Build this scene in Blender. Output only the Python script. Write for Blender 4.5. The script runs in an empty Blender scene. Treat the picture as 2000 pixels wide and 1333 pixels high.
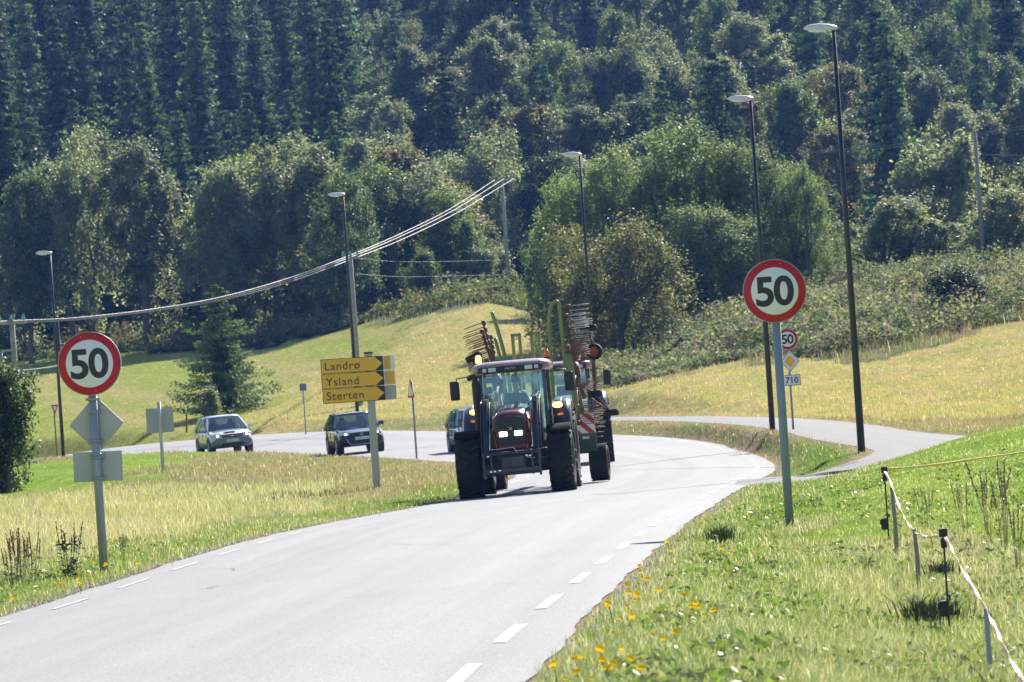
import bpy, bmesh, math, random
import numpy as np
from mathutils import Vector, Matrix
R = math.radians
SC = bpy.context.scene
COL = SC.collection
random.seed(7)
RNG = np.random.default_rng(11)

# ------------------------------------------------------------------ camera
CAM_Z = 1.7
FPX = 10000.0            # focal length in pixels of the 2000 px wide picture (180 mm on 36 mm)
PITCH = math.atan(68.5 / FPX)
ROLL = R(3.8)
f0 = Vector((0, math.cos(PITCH), math.sin(PITCH)))
u0 = Vector((0, -math.sin(PITCH), math.cos(PITCH)))
r0 = Vector((1, 0, 0))
RT = r0 * math.cos(ROLL) - u0 * math.sin(ROLL)
UP = r0 * math.sin(ROLL) + u0 * math.cos(ROLL)
cam_d = bpy.data.cameras.new('camera')
cam_d.lens = 180; cam_d.sensor_width = 36; cam_d.clip_start = 1; cam_d.clip_end = 4000
cam_d.dof.use_dof = True; cam_d.dof.focus_distance = 78; cam_d.dof.aperture_fstop = 10
cam = bpy.data.objects.new('camera', cam_d); COL.objects.link(cam)
m3 = Matrix((RT, UP, -f0)).transposed().to_4x4(); m3.translation = (0, 0, CAM_Z)
cam.matrix_world = m3
SC.camera = cam

# ------------------------------------------------------------------ sun, sky, exposure
SUN_EL, SUN_AZ = 32.0, 21.0      # azimuth from the view direction (+Y) towards +X
w = bpy.data.worlds.new('World'); SC.world = w; w.use_nodes = True
nt = w.node_tree; bg = nt.nodes['Background']
sky = nt.nodes.new('ShaderNodeTexSky'); sky.sky_type = 'NISHITA'; sky.sun_disc = False
sky.sun_elevation = R(SUN_EL); sky.sun_rotation = R(SUN_AZ)
sky.air_density = 1.0; sky.dust_density = 0.6; sky.ozone_density = 1.2
nt.links.new(sky.outputs[0], bg.inputs[0]); bg.inputs[1].default_value = 0.078
sd = bpy.data.lights.new('sun', 'SUN'); sd.energy = 5.0; sd.angle = R(0.53); sd.color = (1.0, 0.95, 0.87)
sun = bpy.data.objects.new('sun', sd); COL.objects.link(sun)
S = Vector((math.sin(R(SUN_AZ)) * math.cos(R(SUN_EL)), math.cos(R(SUN_AZ)) * math.cos(R(SUN_EL)), math.sin(R(SUN_EL))))
sun.rotation_euler = S.to_track_quat('Z', 'Y').to_euler(); sun.location = (60, 40, 120)
SC.view_settings.view_transform = 'Standard'; SC.view_settings.look = 'None'
SC.view_settings.exposure = 1.15; SC.view_settings.gamma = 1
cy = SC.cycles
cy.max_bounces = 6; cy.diffuse_bounces = 2; cy.glossy_bounces = 2; cy.transmission_bounces = 4
cy.transparent_max_bounces = 8; cy.volume_bounces = 0
cy.sample_clamp_indirect = 3; cy.sample_clamp_direct = 12
cy.caustics_reflective = False; cy.caustics_refractive = False
cy.use_denoising = True

# ------------------------------------------------------------------ pixel + distance -> world point
def at(px, py, Y):
    u = (px - 1000) / FPX; v = (py - 666.5) / FPX
    d = f0 + RT * u - UP * v
    d = d * (Y / d.y)
    return Vector((d.x, Y, CAM_Z + d.z))

# ------------------------------------------------------------------ materials
MATS = {}
def mat(name, col, rough=0.6, metal=0.0, noise=0.0, nscale=3.0, bump=0.0, bscale=20.0, spec=0.5, emit=0.0,
        ecol=None, coat=0.0, dark=None, trans=0.0, alpha=1.0):
    if name in MATS: return MATS[name]
    m = bpy.data.materials.new(name); m.use_nodes = True
    t = m.node_tree; p = t.nodes['Principled BSDF']
    p.inputs['Base Color'].default_value = (*col, 1); p.inputs['Roughness'].default_value = rough
    p.inputs['Metallic'].default_value = metal; p.inputs['Specular IOR Level'].default_value = spec
    p.inputs['Coat Weight'].default_value = coat; p.inputs['Coat Roughness'].default_value = 0.08
    p.inputs['Alpha'].default_value = alpha
    if emit:
        p.inputs['Emission Color'].default_value = (*(ecol or col), 1); p.inputs['Emission Strength'].default_value = emit
    if noise or bump:
        tc = t.nodes.new('ShaderNodeTexCoord')
    if noise:
        n = t.nodes.new('ShaderNodeTexNoise'); n.inputs['Scale'].default_value = nscale; n.inputs['Detail'].default_value = 6
        t.links.new(tc.outputs['Object'], n.inputs['Vector'])
        mx = t.nodes.new('ShaderNodeMix'); mx.data_type = 'RGBA'
        d = dark or tuple(c * 0.45 for c in col)
        mx.inputs[6].default_value = (*col, 1); mx.inputs[7].default_value = (*d, 1)
        cr = t.nodes.new('ShaderNodeValToRGB'); cr.color_ramp.elements[0].position = 0.35; cr.color_ramp.elements[1].position = 0.75
        t.links.new(n.outputs['Fac'], cr.inputs[0])
        mm = t.nodes.new('ShaderNodeMath'); mm.operation = 'MULTIPLY'; mm.inputs[1].default_value = noise
        t.links.new(cr.outputs[0], mm.inputs[0]); t.links.new(mm.outputs[0], mx.inputs[0])
        t.links.new(mx.outputs[2], p.inputs['Base Color'])
    if bump:
        n2 = t.nodes.new('ShaderNodeTexNoise'); n2.inputs['Scale'].default_value = bscale; n2.inputs['Detail'].default_value = 4
        t.links.new(tc.outputs['Object'], n2.inputs['Vector'])
        b = t.nodes.new('ShaderNodeBump'); b.inputs['Strength'].default_value = bump; b.inputs['Distance'].default_value = 0.02
        t.links.new(n2.outputs['Fac'], b.inputs['Height']); t.links.new(b.outputs[0], p.inputs['Normal'])
    MATS[name] = m
    return m

def leaf_mat(name, gloss=0.12, grough=0.35, trans=0.45, tint=(1.25, 1.2, 0.55), rnd=0.25):
    """colour from the 'Col' attribute; light passes through the leaf"""
    if name in MATS: return MATS[name]
    m = bpy.data.materials.new(name); m.use_nodes = True; t = m.node_tree; t.nodes.clear()
    out = t.nodes.new('ShaderNodeOutputMaterial')
    a = t.nodes.new('ShaderNodeAttribute'); a.attribute_name = 'Col'
    oi = t.nodes.new('ShaderNodeObjectInfo')
    mr = t.nodes.new('ShaderNodeMapRange'); mr.inputs[3].default_value = 1 - rnd; mr.inputs[4].default_value = 1 + rnd
    t.links.new(oi.outputs['Random'], mr.inputs[0])
    vm = t.nodes.new('ShaderNodeVectorMath'); vm.operation = 'SCALE'
    t.links.new(a.outputs['Color'], vm.inputs[0]); t.links.new(mr.outputs[0], vm.inputs['Scale'])
    d = t.nodes.new('ShaderNodeBsdfDiffuse'); t.links.new(vm.outputs[0], d.inputs[0])
    tm = t.nodes.new('ShaderNodeVectorMath'); tm.operation = 'MULTIPLY'; tm.inputs[1].default_value = tint
    t.links.new(vm.outputs[0], tm.inputs[0])
    tr = t.nodes.new('ShaderNodeBsdfTranslucent'); t.links.new(tm.outputs[0], tr.inputs[0])
    g = t.nodes.new('ShaderNodeBsdfGlossy'); g.inputs['Roughness'].default_value = grough; g.inputs[0].default_value = (1, 1, 1, 1)
    m1 = t.nodes.new('ShaderNodeMixShader'); m1.inputs[0].default_value = trans
    t.links.new(d.outputs[0], m1.inputs[1]); t.links.new(tr.outputs[0], m1.inputs[2])
    m2 = t.nodes.new('ShaderNodeMixShader')
    fr = t.nodes.new('ShaderNodeFresnel'); fr.inputs[0].default_value = 1.4
    mu = t.nodes.new('ShaderNodeMath'); mu.operation = 'MULTIPLY'; mu.inputs[1].default_value = gloss * 8; mu.use_clamp = True
    t.links.new(fr.outputs[0], mu.inputs[0]); t.links.new(mu.outputs[0], m2.inputs[0])
    t.links.new(m1.outputs[0], m2.inputs[1]); t.links.new(g.outputs[0], m2.inputs[2])
    t.links.new(m2.outputs[0], out.inputs[0])
    MATS[name] = m
    return m

# ------------------------------------------------------------------ object helpers
def tag(o, label=None, cat=None, group=None, kind=None):
    if label: o['label'] = label
    if cat: o['category'] = cat
    if group: o['group'] = group
    if kind: o['kind'] = kind
    return o
def empty(name, loc=(0, 0, 0), rz=0.0, label=None, cat=None, group=None):
    o = bpy.data.objects.new(name, None); COL.objects.link(o); o.location = loc; o.rotation_euler = (0, 0, rz)
    o.empty_display_size = 0.3
    return tag(o, label, cat, group)
def copy_tree(o, parent=None):
    c = o.copy(); COL.objects.link(c)
    if parent is not None: c.parent = parent
    for ch in list(o.children): copy_tree(ch, c)
    return c
def np_mesh(name, V, F, mt, col=None, parent=None, smooth=False, k=None):
    """V (n,3) float, F (m,k) int faces of equal size"""
    me = bpy.data.meshes.new(name)
    V = np.asarray(V, np.float32); F = np.asarray(F, np.int32); kk = F.shape[1]
    me.vertices.add(len(V)); me.vertices.foreach_set('co', V.ravel())
    me.loops.add(F.size); me.loops.foreach_set('vertex_index', F.ravel())
    me.polygons.add(len(F)); me.polygons.foreach_set('loop_start', np.arange(0, F.size, kk, dtype=np.int32))
    me.update(calc_edges=True)
    if col is not None:
        ca = me.color_attributes.new('Col', 'FLOAT_COLOR', 'POINT')
        c4 = np.ones((len(V), 4), np.float32); c4[:, :3] = col
        ca.data.foreach_set('color', c4.ravel())
    if smooth: me.polygons.foreach_set('use_smooth', np.ones(len(F), bool))
    me.materials.append(mt)
    o = bpy.data.objects.new(name, me); COL.objects.link(o)
    if parent is not None: o.parent = parent
    return o

class MB:
    """collects shapes, then links them as one mesh object"""
    def __init__(s): s.v = []; s.f = []; s.sm = []
    def add(s, vs, fs, smooth=False):
        b = len(s.v); s.v += [Vector(v) for v in vs]; s.f += [tuple(i + b for i in f) for f in fs]; s.sm += [smooth] * len(fs); return s
    def xf(s, M, start=0):
        for i in range(start, len(s.v)): s.v[i] = M @ s.v[i]
        return s
    def box(s, c, d, rot=None, taper=None):
        x, y, z = d[0] / 2, d[1] / 2, d[2] / 2
        tx, ty = taper or (1, 1)
        vs = [Vector(p) for p in ((-x, -y, -z), (x, -y, -z), (x, y, -z), (-x, y, -z), (-x * tx, -y * ty, z), (x * tx, -y * ty, z), (x * tx, y * ty, z), (-x * tx, y * ty, z))]
        if rot is not None: vs = [rot @ v for v in vs]
        c = Vector(c); vs = [v + c for v in vs]
        return s.add(vs, ((3, 2, 1, 0), (4, 5, 6, 7), (0, 1, 5, 4), (1, 2, 6, 5), (2, 3, 7, 6), (3, 0, 4, 7)))
    def bar(s, a, b, wd, hg, up=(0, 0, 1)):
        a = Vector(a); b = Vector(b); t = (b - a); L = t.length; t = t / L
        n = Vector(up).cross(t)
        if n.length < 1e-4: n = Vector((1, 0, 0)).cross(t)
        n.normalize(); q = t.cross(n)
        M = Matrix((n, t, q)).transposed()
        return s.box((a + b) / 2, (wd, L, hg), M)
    def tube(s, pts, r, n=8, caps=True):
        pts = [Vector(p) for p in pts]; rs = r if isinstance(r, (list, tuple)) else [r] * len(pts)
        vs = []; fs = []
        t0 = (pts[1] - pts[0]).normalized(); ref = Vector((0, 0, 1)) if abs(t0.z) < .9 else Vector((1, 0, 0))
        nn = t0.cross(ref).normalized()
        for i, p in enumerate(pts):
            if i == 0: t = pts[1] - pts[0]
            elif i == len(pts) - 1: t = pts[-1] - pts[-2]
            else: t = (pts[i + 1] - pts[i]).normalized() + (pts[i] - pts[i - 1]).normalized()
            t.normalize(); nn = (nn - t * nn.dot(t)).normalized(); bb = t.cross(nn)
            for k in range(n):
                a = 2 * math.pi * k / n
                vs.append(p + (nn * math.cos(a) + bb * math.sin(a)) * rs[i])
        for i in range(len(pts) - 1):
            for k in range(n):
                k2 = (k + 1) % n
                fs.append((i * n + k, i * n + k2, (i + 1) * n + k2, (i + 1) * n + k))
        s.add(vs, fs, True)
        if caps:
            b = len(s.v) - len(vs)
            s.f.append(tuple(b + k for k in reversed(range(n)))); s.sm.append(False)
            s.f.append(tuple(b + (len(pts) - 1) * n + k for k in range(n))); s.sm.append(False)
        return s
    def lathe(s, prof, n=24, axis='x', c=(0, 0, 0), smooth=True):
        """prof: list of (axial, radius)"""
        c = Vector(c); vs = []; fs = []
        for (h, r) in prof:
            for k in range(n):
                a = 2 * math.pi * k / n; p = (h, r * math.cos(a), r * math.sin(a))
                if axis == 'z': p = (p[1], p[2], p[0])
                if axis == 'y': p = (p[2], p[0], p[1])
                vs.append(c + Vector(p))
        for i in range(len(prof) - 1):
            for k in range(n):
                k2 = (k + 1) % n
                fs.append((i * n + k, (i + 1) * n + k, (i + 1) * n + k2, i * n + k2))
        return s.add(vs, fs, smooth)
    def loft(s, rings, smooth=True, close=True, caps=True):
        n = len(rings[0]); vs = [p for rg in rings for p in rg]; fs = []
        for i in range(len(rings) - 1):
            for k in range(n if close else n - 1):
                k2 = (k + 1) % n
                fs.append((i * n + k, i * n + k2, (i + 1) * n + k2, (i + 1) * n + k))
        b = len(s.v); s.add(vs, fs, smooth)
        if caps:
            s.f.append(tuple(b + k for k in reversed(range(n)))); s.sm.append(False)
            s.f.append(tuple(b + (len(rings) - 1) * n + k for k in range(n))); s.sm.append(False)
        return s
    def prism(s, poly, axis, a, b):
        """2D polygon extruded along x ('x': poly is (y,z)), y (poly (x,z)) or z (poly (x,y)) from a to b"""
        def P(p, h):
            return {'x': (h, p[0], p[1]), 'y': (p[0], h, p[1]), 'z': (p[0], p[1], h)}[axis]
        n = len(poly); vs = [P(p, a) for p in poly] + [P(p, b) for p in poly]
        fs = [tuple(range(n)), tuple(reversed(range(n, 2 * n)))] + [(k, n + k, n + (k + 1) % n, (k + 1) % n) for k in range(n)]
        return s.add(vs, fs)
    def build(s, name, mt, parent=None, bevel=0.0, subsurf=0):
        me = bpy.data.meshes.new(name); me.from_pydata([tuple(v) for v in s.v], [], s.f); me.update()
        bm = bmesh.new(); bm.from_mesh(me); bmesh.ops.recalc_face_normals(bm, faces=bm.faces)
        if bevel:
            es = [e for e in bm.edges if len(e.link_faces) == 2 and e.calc_face_angle(0) > R(25)]
            if es: bmesh.ops.bevel(bm, geom=es, offset=bevel, segments=2, affect='EDGES', profile=0.6, clamp_overlap=True)
            for f in bm.faces: f.smooth = False
        bm.to_mesh(me); bm.free()
        if not bevel:
            me.polygons.foreach_set('use_smooth', s.sm)
        me.materials.append(mt)
        o = bpy.data.objects.new(name, me); COL.objects.link(o)
        if parent is not None: o.parent = parent
        if subsurf:
            md = o.modifiers.new('s', 'SUBSURF'); md.levels = subsurf; md.render_levels = subsurf
            me.polygons.foreach_set('use_smooth', [True] * len(me.polygons))
        return o

def text_mesh(name, body, size, mt, parent=None, loc=(0, 0, 0), bold=0.0, sx=1.0, depth=0.002, spacing=1.0, yaw=0.0):
    """text standing in the xz plane of its parent, read from -Y, centred on loc"""
    cu = bpy.data.curves.new(name, 'FONT'); cu.body = body; cu.size = size; cu.offset = bold; cu.extrude = depth
    cu.align_x = 'CENTER'; cu.align_y = 'CENTER'; cu.space_character = spacing; cu.resolution_u = 6
    tmp = bpy.data.objects.new('tmp', cu); COL.objects.link(tmp)
    dg = bpy.context.evaluated_depsgraph_get(); me = bpy.data.meshes.new_from_object(tmp.evaluated_get(dg))
    bpy.data.objects.remove(tmp); bpy.data.curves.remove(cu)
    xs = [v.co.x for v in me.vertices]; ys = [v.co.y for v in me.vertices]
    cx, cyy = (min(xs) + max(xs)) / 2, (min(ys) + max(ys)) / 2
    for v in me.vertices:
        v.co = Vector(((v.co.x - cx) * sx, -v.co.z, v.co.y - cyy))
    me.name = name; me.materials.clear(); me.materials.append(mt)
    o = bpy.data.objects.new(name, me); COL.objects.link(o); o.location = loc; o.rotation_euler = (0, 0, yaw)
    if parent is not None: o.parent = parent
    return o

# ------------------------------------------------------------------ smooth noise in numpy
_P = np.random.default_rng(3).random((256, 256)).astype(np.float32)
def vnoise(x, y):
    xi = np.floor(x).astype(int); yi = np.floor(y).astype(int); fx = x - xi; fy = y - yi
    fx = fx * fx * (3 - 2 * fx); fy = fy * fy * (3 - 2 * fy)
    a = _P[xi & 255, yi & 255]; b = _P[(xi + 1) & 255, yi & 255]; c = _P[xi & 255, (yi + 1) & 255]; d = _P[(xi + 1) & 255, (yi + 1) & 255]
    return (a * (1 - fx) + b * fx) * (1 - fy) + (c * (1 - fx) + d * fx) * fy
def fbm(x, y, o=4):
    s = 0; a = 0.5; t = 0
    for i in range(o):
        s = s + a * vnoise(x * 2 ** i + 17.3 * i, y * 2 ** i + 5.1 * i); t += a; a *= 0.5
    return s / t

# ------------------------------------------------------------------ road ribbons (edge points: photo pixel + distance)
def catmull(P, n=8):
    P = [Vector(p) for p in P]; P = [P[0] * 2 - P[1]] + P + [P[-1] * 2 - P[-2]]; o = []
    for i in range(1, len(P) - 2):
        for k in range(n):
            t = k / n
            a, b, c, d = P[i - 1], P[i], P[i + 1], P[i + 2]
            o.append(0.5 * ((2 * b) + (c - a) * t + (2 * a - 5 * b + 4 * c - d) * t * t + (3 * b - a - 3 * c + d) * t ** 3))
    o.append(P[-2]); return o
class Ribbon:
    def __init__(s, Lp, Rp, n=8):
        s.L = catmull(Lp, n); s.R = catmull(Rp, n)
        s.l = np.array([tuple(p) for p in s.L]); s.r = np.array([tuple(p) for p in s.R])
        s.c = (s.l + s.r) / 2
        t = np.gradient(s.c[:, :2], axis=0); t /= np.linalg.norm(t, axis=1)[:, None]
        s.n = np.stack([t[:, 1], -t[:, 0]], 1)        # points to the right edge
        s.t = t
        s.hw = np.abs(((s.r - s.l)[:, :2] * s.n).sum(1)) / 2
    def query(s, X, Y):
        """signed lateral distance beyond the edge, road height there, side"""
        n = len(X); best = np.full(n, 1e9); out = np.full(n, 1e3); z = np.zeros(n); side = np.zeros(n)
        for a in range(0, n, 20000):
            x = X[a:a + 20000, None]; y = Y[a:a + 20000, None]
            A = s.c[:-1, :2]; B = s.c[1:, :2]; D = B - A; dd = (D ** 2).sum(1)
            tt = np.clip(((x - A[None, :, 0]) * D[None, :, 0] + (y - A[None, :, 1]) * D[None, :, 1]) / dd[None], 0, 1)
            qx = A[None, :, 0] + tt * D[None, :, 0]; qy = A[None, :, 1] + tt * D[None, :, 1]
            d2 = (x - qx) ** 2 + (y - qy) ** 2; k = d2.argmin(1); ar = np.arange(len(k)); t1 = tt[ar, k]
            nx = s.n[k, 0]; ny = s.n[k, 1]
            lat = (x[:, 0] - qx[ar, k]) * nx + (y[:, 0] - qy[ar, k]) * ny
            dist = np.sqrt(d2[ar, k]); hw = s.hw[k] * (1 - t1) + s.hw[k + 1] * t1
            zl = s.l[k, 2] * (1 - t1) + s.l[k + 1, 2] * t1; zr = s.r[k, 2] * (1 - t1) + s.r[k + 1, 2] * t1
            q = np.clip(lat / hw, -1, 1) * .5 + .5
            out[a:a + 20000] = dist - hw; z[a:a + 20000] = zl * (1 - q) + zr * q; side[a:a + 20000] = np.sign(lat)
        return out, z, side

def g(X, Y, h): return Vector((X, Y, CAM_Z - h))
L_EDGE = [g(-6.9, 14, 1.64), g(-6.1, 30, 1.80), at(0, 1205, 51.7), at(400, 1080, 73), at(600, 1030, 89), at(893, 975, 112.8), at(950, 950, 123), at(1003, 933, 134), at(985, 916, 147), at(893, 905, 158), at(800, 897, 170),
          at(630, 888.5, 192), at(490, 885, 210), at(380, 884.5, 222), at(230, 888, 233), at(120, 893, 245), g(-27, 258, 2.9), g(-36, 272, 3.6)]
R_EDGE = [g(-.5, 14, 1.64), at(1040, 1333, 30), at(1245, 1110, 51), at(1345, 1022, 72), at(1420, 972, 90), at(1480, 938, 110), at(1513, 920, 121), at(1508, 904, 130), at(1480, 890, 140), at(1440, 878, 150), at(1370, 862, 164),
          at(1215, 850, 182), at(870, 843, 207), at(700, 842, 222), at(500, 850, 236), at(230, 874, 252), g(-23, 266, 2.7), g(-30, 282, 3.4)]
ROAD = Ribbon(L_EDGE, R_EDGE, 10)
pc = [(3.6, 109.5, 2.60), (6.4, 107.5, 2.52), (8.2, 107.8, 2.44), (9.1, 111.5, 2.31), (9.6, 117, 2.23), (9.3, 124, 2.17), (8.9, 133, 2.12), (8.8, 144, 2.07), (8.5, 156, 2.03), (7.9, 168, 2.0), (6.4, 189, 2.0), (4.2, 205, 1.99), (1.9, 220, 1.98), (-3.0, 240, 1.9)]
pw = [4.6, 4.4, 3.0, 1.8, 1.55, 1.5, 1.4, 1.35, 1.3, 1.3, 1.3, 1.3, 1.3, 1.3]
Lp, Rp = [], []
for i, (x, y, h) in enumerate(pc):
    a = pc[max(i - 1, 0)]; b = pc[min(i + 1, len(pc) - 1)]; t = Vector((b[0] - a[0], b[1] - a[1])).normalized()
    Lp.append(g(x - t.y * pw[i], y + t.x * pw[i], h)); Rp.append(g(x + t.y * pw[i], y - t.x * pw[i], h))
PATH = Ribbon(Lp, Rp, 8)

# ------------------------------------------------------------------ terrain
CP = []
def c(px, py, Y): p = at(px, py, Y); CP.append((p.x, p.y, p.z))
def ch(px, Y, h): p = at(px, 700, Y); CP.append((p.x, p.y, CAM_Z - h))
for q in [(0, 1000, 120), (0, 1060, 90), (0, 1130, 67), (197, 1108, 66), (300, 1000, 113), (315, 918, 160), (500, 940, 145), (738, 955, 128), (820, 930, 142),
          (595, 835, 226), (300, 840, 262), (300, 760, 320), (300, 690, 370), (300, 640, 405), (300, 600, 425), (700, 800, 245), (700, 720, 300), (700, 650, 345), (700, 630, 365),
          (0, 880, 275), (0, 780, 330), (0, 700, 390), (0, 645, 420), (900, 800, 240), (950, 640, 320), (950, 560, 350), (850, 600, 352), (60, 960, 152), (60, 905, 175), (200, 905, 190), (440, 905, 180),
          (1250, 800, 195), (1800, 803, 176), (1900, 800, 170), (1250, 760, 225), (1600, 722, 225), (2000, 645, 235), (2000, 720, 205), (1400, 690, 250), (1700, 640, 258), (1700, 562, 290), (2000, 522, 300), (1450, 610, 285),
          (1545, 1030, 66), (2000, 1333, 34.6), (1500, 1333, 31.7), (1847, 1250, 42), (1727, 1068, 57), (1650, 950, 78), (1580, 948, 96), (1690, 926, 97), (1850, 875, 96), (2000, 828, 100), (1950, 842, 100), (1850, 990, 63), (2000, 1000, 60),
          (1100, 735, 280), (1250, 730, 275), (1000, 700, 290), (1697, 878, 116), (1512, 830, 149), (1547, 852, 143), (1580, 850, 140), (1600, 880, 128), (1400, 838, 176), (1300, 832, 186), (1215, 836, 195)]: c(*q)
for q in [(-300, 30, 2.0), (-300, 60, 2.3), (-300, 110, 2.5), (-300, 180, 2.3), (2300, 40, 2.6), (2300, 70, 1.9), (2300, 100, 1.2), (2300, 160, 1.9), (2300, 240, -1.5), (2300, 300, -5),
          (1000, 14, 1.7), (2300, 14, 2.6), (1600, 14, 2.2), (1600, 22, 2.2), (2300, 24, 2.6), (-300, 14, 1.8),
          (1850, 112, 2.0), (2000, 116, 1.9), (1800, 120, 2.2),
          (1500, 340, -5), (2000, 340, -5), (1150, 340, -3), (1500, 380, -8), (2000, 380, -8)]: ch(*q)
for px in (-400, 0, 500, 1000, 1500, 2000, 2400):
    base = 8 if px < 1200 else 10
    for Y, z in ((430, base), (500, 21), (600, 41), (720, 66), (850, 92), (1100, 140), (1500, 190)): ch(px, Y, -(z))
CP = np.array(CP)
def nrm(X, Y): return np.stack([X / (Y * 0.1), np.log(Y / 100) * 1.6], -1)
_pc = nrm(CP[:, 0], CP[:, 1]); _c2 = 0.12 ** 2
_A = np.sqrt(((_pc[:, None] - _pc[None]) ** 2).sum(-1) + _c2)
_n = len(CP); _M = np.zeros((_n + 3, _n + 3)); _M[:_n, :_n] = _A + np.eye(_n) * -0.02
_M[:_n, _n] = 1; _M[:_n, _n + 1:] = _pc; _M[_n, :_n] = 1; _M[_n + 1:, :_n] = _pc.T
_W = np.linalg.solve(_M, np.concatenate([CP[:, 2], np.zeros(3)]))
def terrain_raw(X, Y):
    z = np.zeros(len(X))
    for a in range(0, len(X), 20000):
        p = nrm(X[a:a + 20000], Y[a:a + 20000])
        r = np.sqrt(((p[:, None] - _pc[None]) ** 2).sum(-1) + _c2)
        z[a:a + 20000] = r @ _W[:_n] + _W[_n] + p @ _W[_n + 1:]
    return z
def sstep(x): x = np.clip(x, 0, 1); return x * x * (3 - 2 * x)
def terrain(X, Y, full=False):
    X = np.asarray(X, float); Y = np.asarray(Y, float)
    z = terrain_raw(X, Y) + (fbm(X * .35, Y * .35, 3) - .5) * .12 * np.clip(Y / 80, .3, 2)
    o2, z2, s2 = PATH.query(X, Y); o1, z1, s1 = ROAD.query(X, Y)
    b = sstep((o1 - .25) / 2.6); z = (z1 - .012 - .16 * sstep((-o1 - .6) / .6)) * (1 - b) + z * b
    z2 = z2 + (z1 - z2) * sstep((2.4 - o1) / 2.0) * (Y < 113)
    b = sstep((o2 - .25) / 1.8); b = np.maximum(b, sstep(1 - (o1 - .2) / .6)); z = (z2 - .012 - .12 * sstep((-o2 - .3) / .5)) * (1 - b) + z * b
    if full: return z, o1, o2, s1
    return z
def gz(x, y): return float(terrain(np.array([x]), np.array([y]))[0])
def gpt(px, py, lo=20, hi=600):
    """where the line of sight through a photo pixel meets the ground"""
    Ys = np.exp(np.linspace(math.log(lo), math.log(hi), 500))
    P = np.array([tuple(at(px, py, y)) for y in Ys]); zt = terrain(P[:, 0], P[:, 1]); k = np.nonzero(P[:, 2] < zt)[0]
    i = k[0] if len(k) else len(Ys) - 1
    return Vector((P[i, 0], P[i, 1], zt[i]))
# ------------------------------------------------------------------ ground zones (world polygons)
def inpoly(X, Y, poly):
    ins = np.zeros(len(X), bool); n = len(poly)
    for i in range(n):
        x1, y1 = poly[i]; x2, y2 = poly[(i + 1) % n]
        if y1 == y2: continue
        cnd = ((y1 > Y) != (y2 > Y)) & (X < (x2 - x1) * (Y - y1) / (y2 - y1) + x1)
        ins ^= cnd
    return ins
def wpoly(pts): return [tuple(gpt(*p)[:2]) for p in pts]
LIME, STRAW, LAWN, VERGE, OLIVE, DRY, BANK, FOREST = range(8)
ZC = {LIME: ((.225, .27, .06), (.33, .28, .125)), STRAW: ((.38, .31, .135), (.31, .295, .105)), LAWN: ((.17, .255, .045), (.21, .28, .06)),
      VERGE: ((.17, .225, .065), (.28, .29, .15)), OLIVE: ((.19, .21, .085), (.25, .22, .12)), DRY: ((.36, .34, .20), (.29, .30, .14)),
      BANK: ((.12, .15, .07), (.18, .17, .09)), FOREST: ((.014, .020, .009), (.022, .027, .012))}  # FOREST ground is coloured near black to stand in for shade under the trees
ZH = {LIME: .08, STRAW: .15, LAWN: .045, VERGE: .11, OLIVE: .16, DRY: .22, BANK: .5, FOREST: .5}
ZONES = [
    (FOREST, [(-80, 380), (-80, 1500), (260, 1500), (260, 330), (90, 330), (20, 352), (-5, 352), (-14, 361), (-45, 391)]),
    (LIME, [(-60, 246), (-60, 400), (-45, 391), (-14, 361), (-4, 360), (-10, 300), (-9, 246)]),
    (STRAW, [(-12, 236), (-14, 250), (-11, 300), (-4, 345), (2, 345), (14, 330), (8, 250), (2, 222), (-3, 226)]),
    (BANK, [(-8, 345), (-10, 375), (10, 385), (30, 350), (80, 352), (80, 240), (24, 240), (15, 232), (10, 240), (4, 262), (2, 335)]),
    (STRAW, [(4, 212), (9, 242), (14, 234), (24, 240), (60, 240), (60, 158), (14, 158), (10, 166), (7, 185)]),
    (LAWN, [(3.2, 60), (4.0, 78), (5.6, 96), (9, 110), (30, 120), (30, 60), (9, 50), (5.2, 52)]),
    (LAWN, [(-30, 142), (-30, 240), (-17, 228), (-12.5, 210), (-10, 185), (-11, 150)]),
    (DRY, [(-30, 66), (-30, 143), (-10.5, 143), (-4.2, 138), (-4.5, 112), (-7, 90), (-7.6, 70)]),
]
def zone_of(X, Y):
    wx = (fbm(X * .7, Y * .2, 4) - .5) * 5.0; wy = (fbm(X * .3 + 50, Y * .1 + 9, 3) - .5) * 14 * np.clip(Y / 120, .3, 1.6)
    z = np.full(len(X), VERGE)
    z[(Y > 120)] = OLIVE
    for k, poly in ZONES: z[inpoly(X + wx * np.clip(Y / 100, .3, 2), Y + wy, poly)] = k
    return z
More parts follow.
